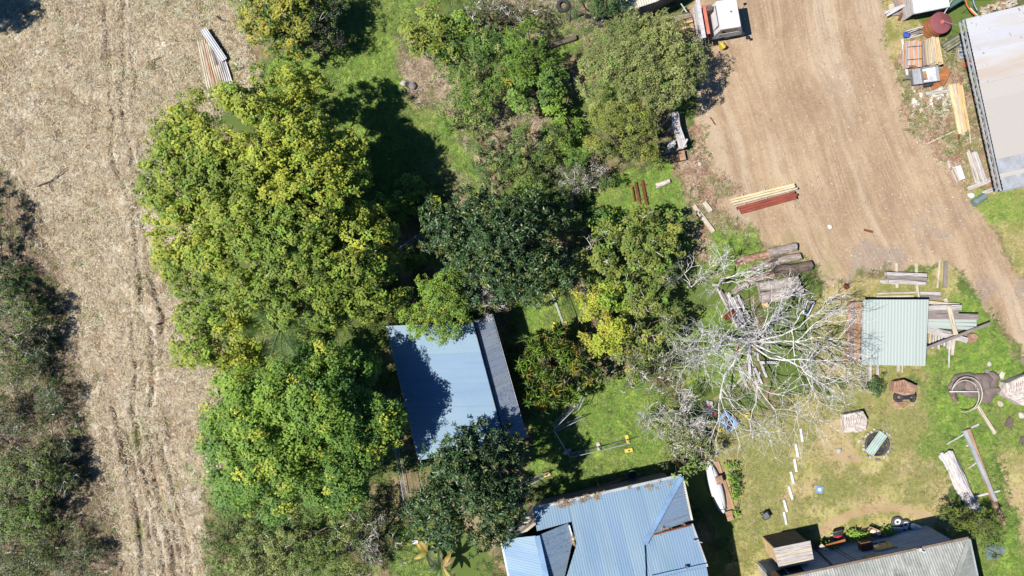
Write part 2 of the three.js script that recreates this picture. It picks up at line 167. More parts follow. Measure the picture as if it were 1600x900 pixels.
// base colours of the ground: soil, straw, grass and their litter, each with its own grain
function groundColor(x, z) {
  const px = x * 25 + 800, py = z * 25 + 450, n1 = fbm(x * 0.35, z * 0.35, 4), n2 = fbm(x * 1.5 + 9, z * 1.5, 4), n3 = noise(x * 9, z * 9), n4 = noise(x * 21 + 5, z * 21), n5 = fbm(x * 5, z * 5 + 3, 2), fine = (n3 - 0.5) * 0.6 + (n4 - 0.5) * 0.7;
  const w = {}; let rest = 1;
  for (const k of ['yard', 'litter', 'lawn', 'drylawn', 'bed', 'scrub', 'field']) { const e = clamp(zone(k, x, z) + (n5 - 0.5) * 0.75); w[k] = Math.min(rest, sst(0.3, 0.7, e)); rest -= w[k]; }
  let c = [0, 0, 0]; const add = (k, col) => { for (let i = 0; i < 3; i++) c[i] += k * col[i]; };
  if (w.field > 0) {
    let f = mixc(lin(206, 184, 152), lin(250, 236, 212), clamp(0.5 + 2.2 * (n2 - 0.5) + fine)); f = mixc(f, lin(118, 97, 80), 0.85 * sst(0.53, 0.66, fbm(x * 0.9 + 30, z * 0.45, 4) + 0.1 * fine + 0.09 * sst(-22, -31, x) * sst(10, -10, z))); f = mixc(f, lin(214, 184, 148), 0.4 * sst(0.5, 0.7, n1)); f = mixc(f, lin(138, 114, 92), 0.6 * sst(0.52, 0.66, fbm(x * 1.3 - z * 0.16 + 11, z * 0.14, 3)) * clamp(0.7 + fine)); f = mixc(f, lin(255, 242, 216), 0.4 * sst(0.54, 0.7, fbm(x * 1.3 + 60, z * 1.3 + 9, 3)));
    if (n4 < 0.2) f = mixc(f, lin(104, 86, 76), 0.7); if (n3 > 0.83) f = mixc(f, lin(246, 234, 212), 0.6);
    f = mixc(f, lin(84, 68, 58), 0.92 * Math.exp(-(rutAt(x, z) ** 2) / 0.022) * sst(0.25, 0.5, fbm(x * 1.2 + 5, z * 0.7, 2))); const g = sst(0.5, 0.66, fbm(x * 0.6 + 70, z * 0.6, 4) - 0.08 + 0.28 * sst(-25, -20, x) * sst(-6, -12, z) + 0.12 * sst(-22, -19, x)); f = mixc(f, lin(140, 152, 78), 0.85 * g * clamp(0.6 + fine)); add(w.field, f);
  }
  if (w.yard > 0) {
    const q = clamp(z / 36 + 0.5), along = px - 330 * Math.pow(q, 1.6) - 60 * Math.sin(q * 2) + 10 * (fbm(x * 0.2, z * 0.2 + 60, 2) - 0.5) * 2, st = fbm(along / 9, py / 130, 3), st2 = fbm(along / 30 + 5, py / 260, 2); let f = mixc(lin(176, 147, 117), lin(209, 182, 149), clamp(0.5 + 0.9 * (st - 0.5) + 1.5 * (n1 - 0.5) + 0.5 * (n2 - 0.5) + fine * 0.4 + 0.5 * (fbm(along / 3, py / 40, 2) - 0.5))); f = mixc(f, lin(222, 202, 176), 0.45 * sst(0.55, 0.72, st2)); f = mixc(f, lin(168, 138, 108), 0.3 * sst(0.58, 0.74, fbm(along / 14 + 9, py / 26, 3))); f = mixc(f, lin(168, 154, 146), 0.5 * sst(0.55, 0.66, fbm(x * 0.5 + 12, z * 0.5 + 4, 3)) * sst(-6, -3, z)); { const t1 = noise(along / 2.1, py / 300 + 7), t2 = fbm(along / 40, py / 90 + 3, 2); f = mixc(f, lin(150, 122, 96), 0.3 * sst(0.72, 0.88, t1) * sst(0.45, 0.62, t2)); f = mixc(f, lin(232, 208, 174), 0.3 * sst(0.72, 0.86, noise(along / 2.6 + 40, py / 260)) * sst(0.45, 0.6, fbm(along / 30 + 8, py / 70, 2))); } if (n4 > 0.86) f = mixc(f, lin(236, 222, 198), 0.4); if (n4 < 0.1) f = mixc(f, lin(128, 100, 80), 0.5);
    const g = sst(0.5, 0.66, n2 * 0.6 + n1 * 0.4 + 0.2 * sst(-6, -1, z) * sst(24, 19, x) - 0.17 + 0.12 * sst(14.5, 12, x)); f = mixc(f, lin(150, 148, 88), 0.6 * g * clamp(0.6 + fine * 1.5)); add(w.yard, f);
  }
  if (w.litter > 0) { let f = mixc(lin(160, 126, 100), lin(206, 176, 148), clamp(0.5 + 1.8 * (n2 - 0.5) + fine)); f = mixc(f, lin(150, 100, 78), 0.6 * sst(0.52, 0.64, n5)); f = mixc(f, lin(130, 138, 72), 0.75 * sst(0.52, 0.62, fbm(x * 0.9, z * 0.9 + 8, 3))); if (x > 25 && x < 27.5 && z > -12.6 && z < -10.6) f = mixc(f, lin(252, 246, 234), sst(0.5, 0.56, fbm(x * 2.4, z * 2.4, 4) + 0.12 - 0.12 * Math.hypot(x - 26.4, z + 11.9))); add(w.litter, f); }
  if (w.lawn > 0) { let f = mixc(lin(104, 148, 46), lin(168, 198, 80), clamp(0.5 + 2.2 * (n2 - 0.5) + 0.9 * fine)); f = mixc(f, lin(172, 166, 104), sst(0.52, 0.7, n1) * 0.6 + 0.5 * sst(0.56, 0.7, n5) * (x > 2 ? 1 : 0.4)); if (n4 < 0.18) f = mixc(f, lin(60, 84, 34), 0.6); add(w.lawn, f); }
  if (w.drylawn > 0) { let f = mixc(lin(148, 146, 78), lin(206, 192, 130), clamp(0.5 + 2.2 * (n2 - 0.5) + 0.7 * fine)); f = mixc(f, lin(208, 182, 138), 0.8 * sst(0.5, 0.66, fbm(x * 0.45 + 3, z * 0.45 + 50, 4) + 0.12 * sst(28, 31, x))); f = mixc(f, lin(134, 148, 68), 0.55 * sst(0.5, 0.64, fbm(x * 0.55 + 90, z * 0.55, 4))); if (n4 < 0.14) f = mixc(f, lin(98, 104, 52), 0.5); add(w.drylawn, f); }
  if (w.bed > 0) { let f = mixc(lin(138, 116, 94), lin(206, 186, 156), clamp(0.5 + 2.2 * (n2 - 0.5) + fine)); f = mixc(f, lin(112, 122, 62), 0.8 * sst(0.5, 0.6, fbm(x * 0.8, z * 0.8 + 20, 3))); add(w.bed, f); }
  if (w.scrub > 0) { let f = mixc(lin(96, 80, 68), lin(168, 146, 118), clamp(0.45 + 2 * (n2 - 0.5) + fine)); f = mixc(f, lin(104, 116, 58), 0.6 * sst(0.48, 0.6, n5)); add(w.scrub, f); }
  if (rest > 0) add(rest, mixc(mixc(lin(116, 104, 74), lin(172, 150, 116), clamp(0.5 + 2 * (n2 - 0.5) + fine)), lin(104, 124, 54), sst(0.42, 0.56, n1 + 0.3 * (n5 - 0.5))));
  const dp = pathAt(x, z); if (dp < 1) c = mixc(c, mixc(lin(186, 156, 116), lin(208, 180, 140), n2), 0.9 * sst(0.36, 0.18, dp + 0.16 * (n5 - 0.5)));
  return c;
}
const TXW = 2048, TXH = 1220; T.ground = tex(TXW, TXH, (i, j) => groundColor((i / (TXW - 1) - 0.5) * GW, (j / (TXH - 1) - 0.5) * GD)); T.ground.wrapS = T.ground.wrapT = THREE.ClampToEdgeWrapping;
M.ground = std(white, 1, T.ground);
{
  const order = ['yard', 'litter', 'lawn', 'drylawn', 'bed', 'scrub', 'field'], label = { yard: 'dirt_yard', litter: 'bark_litter_ground', lawn: 'lawn', drylawn: 'dry_lawn', bed: 'garden_bed', field: 'mown_field', scrub: 'scrub_ground', base: 'ground' }, idx = {}; for (const k in label) idx[k] = [];
  const at = (i, j) => j * (HX + 1) + i;
  for (let j = 0; j < HZ; j++) for (let i = 0; i < HX; i++) { const x = ((i + 0.5) / HX - 0.5) * GW, z = ((j + 0.5) / HZ - 0.5) * GD; const k = order.find((q) => zone(q, x, z) > 0.5) ?? 'base'; idx[k].push(at(i, j), at(i, j + 1), at(i + 1, j), at(i + 1, j), at(i, j + 1), at(i + 1, j + 1)); }
  const P = new Float32Array(HG.length * 3), U = new Float32Array(HG.length * 2); for (let j = 0; j <= HZ; j++) for (let i = 0; i <= HX; i++) { const o = at(i, j); P.set([(i / HX - 0.5) * GW, HG[o], (j / HZ - 0.5) * GD], o * 3); U.set([i / HX, j / HZ], o * 2); }
  const all = new THREE.BufferGeometry(); all.setAttribute('position', new THREE.BufferAttribute(P, 3)); all.setIndex(Object.values(idx).flat()); all.computeVertexNormals(); const N = all.attributes.normal.array;
  for (const k in label) { const map = new Map(), p = [], n = [], u = [], id = []; for (const o of idx[k]) { if (!map.has(o)) { map.set(o, map.size); p.push(P[o * 3], P[o * 3 + 1], P[o * 3 + 2]); n.push(N[o * 3], N[o * 3 + 1], N[o * 3 + 2]); u.push(U[o * 2], U[o * 2 + 1]); } id.push(map.get(o)); } const g = new THREE.BufferGeometry(); g.setAttribute('position', new THREE.Float32BufferAttribute(p, 3)); g.setAttribute('normal', new THREE.Float32BufferAttribute(n, 3)); g.setAttribute('uv', new THREE.Float32BufferAttribute(u, 2)); g.setIndex(id); const m = part(label[k], g, M.ground, scene); m.userData.kind = 'structure'; }
  const far = part('terrain', new THREE.RingGeometry(0.7, 14, 64, 6).rotateX(-Math.PI / 2).scale(60, 1, 36).translate(0, -0.25, 0), std(C(150, 146, 96), 1, T.blotch), scene); far.userData.kind = 'structure';
}
// ------------------------------------------------------------ small ground cover
function scatter(name, n, geos, mat, where, opts = {}) {
  const { s = [0.7, 1.3], cols = [lin(255, 255, 255)], tilt = 0.2, y = 0 } = opts, root = new THREE.Group(); root.name = numbered(name); root.userData = { kind: 'stuff' };
  const lists = geos.map(() => []); let tries = 0, k = 0; while (k < n && tries++ < n * 14) { const x = rr(-33.5, 33.5), z = rr(-19.2, 19.2); if (rnd() > where(x, z)) continue; k++; lists[Math.floor(rnd() * geos.length)].push([x, z]); }
  const m4 = new THREE.Matrix4(), q = new THREE.Quaternion(), e = new THREE.Euler();
  geos.forEach((g, gi) => { const l = lists[gi]; if (!l.length) return; const im = new THREE.InstancedMesh(g, mat, l.length); im.name = name; im.castShadow = im.receiveShadow = true; l.forEach(([x, z], i) => { e.set(rr(-tilt, tilt), rr(0, 6.28), rr(-tilt, tilt)); q.setFromEuler(e); const k = rr(...s); im.setMatrixAt(i, m4.compose(V(x, heightAt(x, z) + y, z), q, V(k, k, k))); const c = mixc(pick(cols), pick(cols), rnd()), b = rr(0.8, 1.2); im.setColorAt(i, new THREE.Color().setRGB(c[0] * b, c[1] * b, c[2] * b)); }); root.add(im); });
  if (root.children.length === 1) { const c = root.children[0]; c.userData = root.userData; c.name = root.name; scene.add(c); return c; } scene.add(root); return root;
}
function bladeGeo(n, h, r, w, flat = 0.4) { const pos = [], nor = []; for (let i = 0; i < n; i++) { const a = rr(0, 6.28), d = rr(0, r), x = Math.cos(a) * d, z = Math.sin(a) * d, b = rr(0, 6.28), l = h * rr(0.5, 1.1), o = l * rr(flat, 1.6), wx = Math.cos(b + 1.57) * w, wz = Math.sin(b + 1.57) * w; pos.push(x - wx, 0, z - wz, x + wx, 0, z + wz, x + Math.cos(b) * o, l, z + Math.sin(b) * o); const nn = V(-Math.cos(b) * l, o + 0.3, -Math.sin(b) * l).normalize(); { const q = pos.length - 9, e1 = V(pos[q + 3] - pos[q], pos[q + 4] - pos[q + 1], pos[q + 5] - pos[q + 2]), e2 = V(pos[q + 6] - pos[q], pos[q + 7] - pos[q + 1], pos[q + 8] - pos[q + 2]); if (e1.cross(e2).dot(nn) < 0) for (let k = 0; k < 3; k++) [pos[q + k], pos[q + 3 + k]] = [pos[q + 3 + k], pos[q + k]]; } for (let k = 0; k < 3; k++) nor.push(nn.x, nn.y, nn.z); } const g = new THREE.BufferGeometry(); g.setAttribute('position', new THREE.Float32BufferAttribute(pos, 3)); g.setAttribute('normal', new THREE.Float32BufferAttribute(nor, 3)); return g; }
function strawGeo(n, r) { const pos = [], nor = []; for (let i = 0; i < n; i++) { const x = rr(-r, r), z = rr(-r, r), a = rr(0, 3.14), l = rr(0.04, 0.12), w = rr(0.005, 0.013), c = Math.cos(a), s = Math.sin(a), y0 = rr(0.005, 0.05), y1 = rr(0.005, 0.07); const A = [x - c * l, y0, z - s * l], B = [x + c * l, y1, z + s * l]; pos.push(A[0] - s * w, A[1], A[2] + c * w, B[0], B[1], B[2], A[0] + s * w, A[1], A[2] - c * w); pos.push(B[0] - s * w, B[1], B[2] + c * w, B[0] + s * w, B[1], B[2] - c * w, A[0], A[1] + 0.004, A[2]); for (let k = 0; k < 6; k++) nor.push(0, 1, 0); } const g = new THREE.BufferGeometry(); g.setAttribute('position', new THREE.Float32BufferAttribute(pos, 3)); g.setAttribute('normal', new THREE.Float32BufferAttribute(nor, 3)); return g; }
seed(11);
M.tint = std(white, 0.95); M.tint.side = THREE.DoubleSide;
M.blade = new THREE.MeshPhysicalMaterial({ color: white, roughness: 0.8, transmission: 0.3, thickness: 0, side: THREE.DoubleSide });
scatter('straw_mulch', 42000, [strawGeo(8, 0.22), strawGeo(8, 0.22), strawGeo(7, 0.2)], M.tint, (x, z) => zone('field', x, z) * (1 - zone('scrub', x, z)) * (rutAt(x, z) < 0.12 ? 0.2 : 1) * (1.1 - 0.8 * sst(0.52, 0.66, fbm(x * 1.3 - z * 0.16 + 11, z * 0.14, 3))) * (0.25 + sst(0.4, 0.66, fbm(x * 1.3 + 60, z * 1.3 + 9, 3))), { cols: [lin(255, 240, 204), lin(240, 216, 174), lin(204, 172, 130), lin(255, 248, 224), lin(130, 106, 84)] });
scatter('straw_mulch', 14000, [strawGeo(7, 0.2), strawGeo(6, 0.2)], M.tint, (x, z) => Math.max(zone('bed', x, z), 0.8 * zone('litter', x, z), 0.7 * zone('scrub', x, z), 0.04 * zone('drylawn', x, z)), { cols: [lin(222, 200, 170), lin(190, 158, 130), lin(150, 116, 94), lin(112, 92, 78), lin(240, 228, 206)] });
scatter('grass', 40000, [bladeGeo(9, 0.09, 0.12, 0.012), bladeGeo(9, 0.11, 0.12, 0.012)], M.blade, (x, z) => zone('lawn', x, z), { cols: [lin(130, 176, 58), lin(170, 204, 84), lin(104, 152, 48), lin(196, 202, 108)] });
scatter('grass', 30000, [bladeGeo(8, 0.06, 0.12, 0.011), bladeGeo(8, 0.07, 0.12, 0.011)], M.blade, (x, z) => zone('drylawn', x, z) * (pathAt(x, z) < 0.36 || edgeRow(x, z) ? 0.03 : 1) * (0.2 + sst(0.35, 0.6, fbm(x * 0.55 + 90, z * 0.55, 4))), { cols: [lin(172, 174, 88), lin(206, 198, 124), lin(144, 162, 70), lin(220, 206, 150)] });
scatter('weeds', 16000, [bladeGeo(10, 0.16, 0.14, 0.02), bladeGeo(10, 0.2, 0.16, 0.024)], M.blade, (x, z) => { if (x > 33 || z > 19) return 0; const o = 1 - Math.max(zone('field', x, z), zone('yard', x, z), zone('drylawn', x, z), zone('lawn', x, z) * 0.6); return clamp(o) * sst(0.45, 0.58, fbm(x * 0.7 + 33, z * 0.7, 3)); }, { cols: [lin(104, 140, 50), lin(134, 160, 70), lin(80, 116, 40), lin(166, 160, 104)] });
scatter('weeds', 900, [bladeGeo(12, 0.12, 0.16, 0.02)], M.blade, (x, z) => zone('field', x, z) * sst(0.42, 0.56, fbm(x * 0.6 + 70, z * 0.6, 4) - 0.1 + 0.24 * sst(-25, -20, x) * sst(-6, -12, z) + 0.1 * sst(-22, -19, x)), { cols: [lin(124, 150, 64), lin(150, 162, 90)] });
scatter('pebbles', 2600, [rough(new THREE.IcosahedronGeometry(0.035, 0), 0.02, 20)], M.tint, (x, z) => Math.max(zone('yard', x, z) * sst(0.5, 0.62, fbm(x * 0.5 + 12, z * 0.5 + 4, 3)), 0.5 * zone('litter', x, z)), { s: [0.4, 1.5], cols: [lin(226, 216, 200), lin(160, 148, 138), lin(198, 176, 150)] });
// ------------------------------------------------------------ trees and shrubs
function leafSpray(n, len, wid, spread, { up = 0.35, roll = 0.5, fold = 0.25, curl = 0.2 } = {}) {
  const pos = [], nor = [], id = [];
  for (let i = 0; i < n; i++) {
    const a = (i / n) * 6.283 * 2.4 + rr(-0.4, 0.4), el = rr(-0.35, 0.55) + up * rr(0, 1), d = V(Math.cos(a) * Math.cos(el), Math.sin(el), Math.sin(a) * Math.cos(el)), o = V(rr(-1, 1), rr(-0.7, 0.7), rr(-1, 1)).multiplyScalar(spread), L = len * rr(0.65, 1.15), Wd = wid * rr(0.75, 1.2);
    let s = d.clone().cross(V(0, 1, 0)).normalize().applyAxisAngle(d, rr(-roll, roll)), nn = s.clone().cross(d).normalize(); const b = pos.length / 3;
    const p0 = o.clone(), mid = o.clone().addScaledVector(d, L * 0.45).addScaledVector(nn, L * curl * 0.3), l = mid.clone().addScaledVector(s, -Wd / 2).addScaledVector(nn, fold * Wd * 0.5), r = mid.clone().addScaledVector(s, Wd / 2).addScaledVector(nn, fold * Wd * 0.5), t = o.clone().addScaledVector(d, L).addScaledVector(nn, -L * curl * 0.4);
    for (const p of [p0, l, r, t]) pos.push(p.x, p.y, p.z); const sm = nn.clone().multiplyScalar(0.8).addScaledVector(d, 0.25).normalize(); for (let k = 0; k < 4; k++) nor.push(sm.x, sm.y, sm.z); id.push(b, b + 3, b + 1, b, b + 2, b + 3);
  }
  const g = new THREE.BufferGeometry(); g.setAttribute('position', new THREE.Float32BufferAttribute(pos, 3)); g.setAttribute('normal', new THREE.Float32BufferAttribute(nor, 3)); g.setIndex(id); return g;
}
seed(21);
const SPRAY = { broad: [leafSpray(24, 0.155, 0.1, 0.16), 0.26], fresh: [leafSpray(25, 0.15, 0.095, 0.17), 0.27], gloss: [leafSpray(18, 0.2, 0.065, 0.12, { up: 0.7, roll: 0.8, curl: 0.5 }), 0.25], fine: [leafSpray(22, 0.12, 0.06, 0.15, { roll: 1 }), 0.22], tiny: [leafSpray(24, 0.085, 0.045, 0.16, { roll: 1.2 }), 0.21], plume: [leafSpray(22, 0.42, 0.035, 0.08, { up: 0.8, roll: 0.9, curl: 0.6 }), 0.32], feather: [leafSpray(26, 0.2, 0.03, 0.12, { up: 0.6, roll: 1 }), 0.24] };
const leafMat = (r, tr) => new THREE.MeshPhysicalMaterial({ color: white, roughness: r, transmission: tr, thickness: 0, side: THREE.DoubleSide });
M.leaf = leafMat(0.75, 0.3); M.glossLeaf = leafMat(0.48, 0.2); M.dryLeaf = leafMat(0.9, 0.2);
function instanced(name, geo, mat, list, parent, kind = 'stuff') { const im = new THREE.InstancedMesh(geo, mat, list.length); im.name = name; im.castShadow = im.receiveShadow = true; list.forEach(([m, c], i) => { im.setMatrixAt(i, m); im.setColorAt(i, new THREE.Color().setRGB(c[0], c[1], c[2])); }); if (kind) im.userData.kind = kind; parent.add(im); return im; }
const up0 = V(0, 1, 0);
function twigs(root, hubs, base, r, n = 5) { return hubs.map((h) => { const a = base.clone(), m = a.clone().lerp(h, 0.55).add(V(rr(-0.3, 0.3), rr(0, 0.4), rr(-0.3, 0.3))); return tube([a, m, h], r * rr(0.5, 0.8), 0.02, n); }); }
// A crown is many leaf clumps; every clump is leaf sprays turned to the light. lobes: [px, py, rx, ry, top, rim] in plan units and metres
function tree(name, label, category, lobes, o) {
  seed(o.seed ?? Math.round(lobes[0][0] + lobes[0][1])); const { R = 0.75, type = 'broad', cols, dens = 1, mat = M.leaf, gap = 0.3, base, group, skirt = 0.6, bare = 0 } = o, [spray, sr] = SPRAY[type], clumps = [];
  const all = lobes.reduce((s, l) => s + l[2] * l[3], 0), cx = lobes.reduce((s, l) => s + l[0] * l[2] * l[3], 0) / all, cy = lobes.reduce((s, l) => s + l[1] * l[2] * l[3], 0) / all, hm = lobes.reduce((s, l) => s + ((l[4] + l[5]) / 2) * l[2] * l[3], 0) / all;
  for (const [px, py, rx, ry, top, rim] of lobes) {
    const area = (Math.PI * rx * ry) / 625 * 0.7, n = Math.max(4, Math.round((area / (Math.PI * R * R)) * 2.7 * (o.fill ?? 1)));
    for (let i = 0; i < n; i++) { const a = rr(0, 6.283), q = Math.sqrt(rnd()), e = 1 + 0.22 * (fbm(Math.cos(a) * 2 + px, Math.sin(a) * 2 + py, 2) - 0.5) * 2, x = px + Math.cos(a) * rx * q * e, y = py + Math.sin(a) * ry * q * e; if (fbm(x / 30, y / 30, 2) < gap) continue; const r = R * rr(0.6, 1.25), h = rim + (top - rim) * Math.sqrt(Math.max(0, 1 - q * q)) * rr(0.8, 1.04); clumps.push([W(x, y, h), r, q]); if (rnd() < skirt * q) clumps.push([W(x, y, h).add(V(0, -r * rr(0.9, 2), 0)), r * 0.9, q]); }
  }
  const b = base ? W(base[0], base[1]) : W(cx, cy, hm).setY(0); b.y = heightAt(b.x, b.z) - 0.03;
  const root = thing(name, label, category, b, 0, group), sprays = [], m4 = new THREE.Matrix4(), qt = new THREE.Quaternion(), qs = new THREE.Quaternion();
  for (const [c, r] of clumps) {
    const n = Math.round(dens * 13 * (r / 0.75) ** 2 * (0.25 / sr) ** 2), tone = clamp(fbm(c.x * 0.35 + 7, c.z * 0.35, 3) * 1.6 - 0.3), own = rr(-0.25, 0.25);
    for (let i = 0; i < n; i++) { const y = rr(-0.45, 1), a = rr(0, 6.283), s = Math.sqrt(1 - y * y), nrm = V(Math.cos(a) * s, y, Math.sin(a) * s), p = c.clone().addScaledVector(nrm, r * rr(0.72, 1.05)).sub(b); p.y = Math.max(p.y, 0.06); qt.setFromUnitVectors(up0, nrm.lerp(up0, 0.5).normalize()); qs.setFromAxisAngle(up0, rr(0, 6.283)); qt.multiply(qs); const k = rr(0.75, 1.3), t = clamp(tone + own + rr(-0.3, 0.3)); let col = mixc(cols[0], cols[1], t); if (cols[2] && rnd() < (o.third ?? 0.15)) col = cols[2]; const v = rr(0.8, 1.2); sprays.push([m4.compose(p, qt, V(k, k, k)).clone(), [col[0] * v, col[1] * v, col[2] * v]]); }
  }
  instanced("crown", spray, mat, sprays, root);
  const hubs = []; for (let i = 0; i < clumps.length; i += Math.max(1, Math.floor(clumps.length / (o.limbs ?? 14)))) hubs.push(clumps[i][0].clone().sub(b));
  const th = hm * (o.fork ?? 0.3), tr = o.trunk ?? 0.03 * hm, fork = V(rr(-0.2, 0.2), th, rr(-0.2, 0.2));
  part('trunk', [tube([V(0, -0.1, 0), V(rr(-0.1, 0.1), th * 0.5, rr(-0.1, 0.1)), fork], tr * 1.3, tr, 8), ...twigs(root, hubs, fork, tr)], o.barkMat ?? M.trunk, root);
  if (bare) { const tw = []; for (let i = 0; i < bare; i++) { const c = pick(clumps), s = c[0].clone().sub(b), d = V(rr(-1, 1), rr(0.1, 1), rr(-1, 1)).normalize(), L = c[1] * rr(0.8, 1.5), m = s.clone().addScaledVector(d, L * 0.6).add(V(rr(-0.1, 0.1), 0, rr(-0.1, 0.1))); tw.push(tube([s, m, s.clone().addScaledVector(d, L)], 0.022, 0.006, 3, false)); tw.push(tube([m, m.clone().addScaledVector(V(rr(-1, 1), rr(0, 0.8), rr(-1, 1)).normalize(), L * 0.5)], 0.012, 0.005, 3, false)); } part('twigs', tw, M.dead, root).userData.kind = 'stuff'; }
  return root;
}
const G = { lime: lin(218, 224, 70), limeD: lin(138, 166, 46), fresh: lin(164, 202, 58), freshD: lin(100, 148, 40), yel: lin(216, 206, 76), dark: lin(104, 138, 78), darkD: lin(74, 110, 60), tip: lin(134, 150, 76), olive: lin(200, 206, 118), oliveD: lin(142, 156, 84), gold: lin(184, 190, 74), goldD: lin(132, 154, 58), brown: lin(116, 96, 80), mid: lin(146, 186, 70), midD: lin(100, 144, 52), grey: lin(176, 172, 148), greyD: lin(128, 134, 92) };
tree('large_shade_tree', 'largest tree, broad yellow-green crown between the mown field and the blue cottage', 'tree', [[375, 305, 95, 85, 8.8, 5.4], [400, 522, 40, 32, 5.2, 3], [470, 300, 95, 90, 8.4, 5.2], [385, 226, 138, 88, 9, 5.4], [290, 255, 72, 85, 8.4, 4.8], [290, 375, 58, 75, 7.6, 4.4], [430, 375, 162, 112, 9.2, 5.6], [330, 515, 58, 62, 7, 3.8], [522, 242, 54, 52, 6.6, 4.8], [555, 400, 66, 68, 7, 4.8], [445, 135, 58, 34, 7, 4.8], [470, 480, 75, 42, 7.6, 5.2], [556, 462, 45, 40, 7, 5]], { type: 'broad', R: 0.64, cols: [G.lime, G.limeD, G.fresh], third: 0.12, seed: 5, gap: 0.27, limbs: 30, trunk: 0.34, bare: 120, fill: 1.35, skirt: 0.8, dens: 1.1 });
tree('round_shade_tree', 'bright green round-crowned tree shading the blue cottage roof, below the palm', 'tree', [[465, 650, 125, 90, 9.6, 6.4], [415, 705, 95, 90, 9.5, 6], [515, 730, 75, 62, 8.2, 5.4], [385, 755, 55, 48, 7.5, 4.5], [578, 645, 46, 60, 7.6, 5.6], [510, 575, 62, 34, 7.6, 5.4], [370, 640, 48, 50, 8, 5], [478, 552, 46, 22, 3.4, 1.8], [400, 562, 40, 22, 4, 2.2]], { type: 'fresh', R: 0.66, cols: [G.fresh, G.freshD, G.lime], third: 0.1, seed: 6, gap: 0.22, limbs: 24, trunk: 0.3, bare: 30, fill: 1.35, dens: 1.1, skirt: 0.8 });
const DK = { type: 'gloss', R: 0.62, cols: [G.dark, G.darkD, G.tip], third: 0.16, mat: M.glossLeaf, gap: 0.26, trunk: 0.2, fill: 1.3 };
tree('mango_tree', 'dark glossy broadleaf tree above the cottage roof, beside the shaded lawn strip', 'tree', [[765, 375, 92, 72, 7.5, 4.8], [715, 345, 52, 42, 6.8, 4.2], [835, 425, 55, 48, 6.5, 4.2], [775, 430, 60, 35, 6.2, 4.2], [840, 340, 40, 38, 6.2, 4]], { ...DK, seed: 7 });
tree('mango_tree', 'dark glossy broadleaf tree overlapping the lower end of the cottage roof', 'tree', [[728, 762, 82, 92, 8, 4.8], [690, 800, 50, 52, 6.8, 4.2], [755, 705, 50, 42, 6.6, 4.4]], { ...DK, seed: 8, dens: 1.15 });
tree('roadside_tree', 'mid-green small tree hanging over the upper corner of the cottage roof', 'tree', [[672, 478, 52, 44, 6, 4.4], [685, 508, 38, 22, 5.6, 4.4], [642, 466, 28, 28, 5.2, 3.8], [700, 450, 36, 28, 5.4, 3.8]], { type: 'fine', R: 0.5, cols: [G.fresh, G.mid, G.lime], third: 0.12, dens: 1.2, fill: 1.3, gap: 0.24 });
tree('sapling', 'small yellow-green sapling against the upper edge of the cottage roof', 'tree', [[722, 510, 15, 13, 4.8, 4.2], [716, 480, 12, 16, 5, 4.4]], { type: 'fresh', R: 0.35, cols: [G.lime, G.fresh], dens: 1.3, limbs: 4 });
tree('twiggy_shrub', 'sparse grey-brown twiggy shrub between the glossy dark tree and the cottage roof', 'shrub', [[748, 455, 48, 30, 4.6, 3.4], [770, 480, 30, 20, 4, 3]], { type: 'tiny', R: 0.45, cols: [G.oliveD, G.brown, G.mid], dens: 0.5, bare: 160 });
tree('olive_tree', 'dense olive-green tree beside the parked truck at the edge of the dirt yard', 'tree', [[1010, 95, 82, 68, 5.6, 3.4], [985, 60, 62, 35, 5, 3], [960, 120, 52, 52, 4.4, 2.2], [1050, 130, 45, 48, 5, 3], [1035, 60, 40, 30, 4.8, 3]], { type: 'fine', R: 0.5, cols: [G.olive, G.oliveD, G.mid], third: 0.1, dens: 1.15, seed: 12, bare: 25, gap: 0.25, fill: 1.2 });
tree('golden_tree', 'golden-olive bushy tree beside the grey timber rack', 'tree', [[975, 205, 58, 50, 4.6, 2.4], [1000, 240, 34, 24, 3.6, 1.8], [945, 200, 30, 40, 3.8, 1.8]], { type: 'fine', R: 0.45, cols: [G.gold, G.goldD, G.oliveD], third: 0.2, dens: 1.1, seed: 13 });
tree('golden_tree', 'loose yellow-olive tree above the bright lime bush, left of the bare tree', 'tree', [[985, 385, 70, 50, 4.8, 2.8], [1010, 440, 52, 50, 4.6, 2.6], [940, 400, 35, 40, 3.8, 2], [1030, 370, 34, 34, 4, 2.2]], { type: 'broad', R: 0.5, cols: [G.gold, G.goldD, G.mid], third: 0.15, dens: 0.75, seed: 14, bare: 70, gap: 0.36 });
tree('lime_bush', 'bright lime-yellow leafy bush between the cane palm and the loose yellow-olive tree', 'bush', [[938, 490, 40, 42, 4.6, 2.6], [955, 530, 32, 28, 4, 2.2], [915, 470, 22, 28, 3.8, 2.2]], { type: 'fresh', R: 0.48, cols: [G.lime, G.fresh, G.yel], third: 0.25, dens: 1.1, seed: 15 });
tree('loose_shrub', 'sparse yellowish shrub with dark gaps beside the bare tree, under its reach', 'shrub', [[1020, 510, 45, 42, 4, 2], [985, 560, 42, 32, 2.8, 1.2]], { type: 'broad', R: 0.42, cols: [G.goldD, G.oliveD, G.gold], third: 0.2, dens: 0.7, gap: 0.42, seed: 16, bare: 90 });
tree('loose_shrub', 'dark olive tangled shrub close under the bare branches, above the grassy yard', 'shrub', [[1040, 575, 58, 36, 3, 1.2], [1010, 605, 40, 24, 2.2, 0.8]], { type: 'tiny', R: 0.4, cols: [G.oliveD, G.midD, G.greyD], third: 0.2, dens: 0.7, gap: 0.38, seed: 17, bare: 140 });
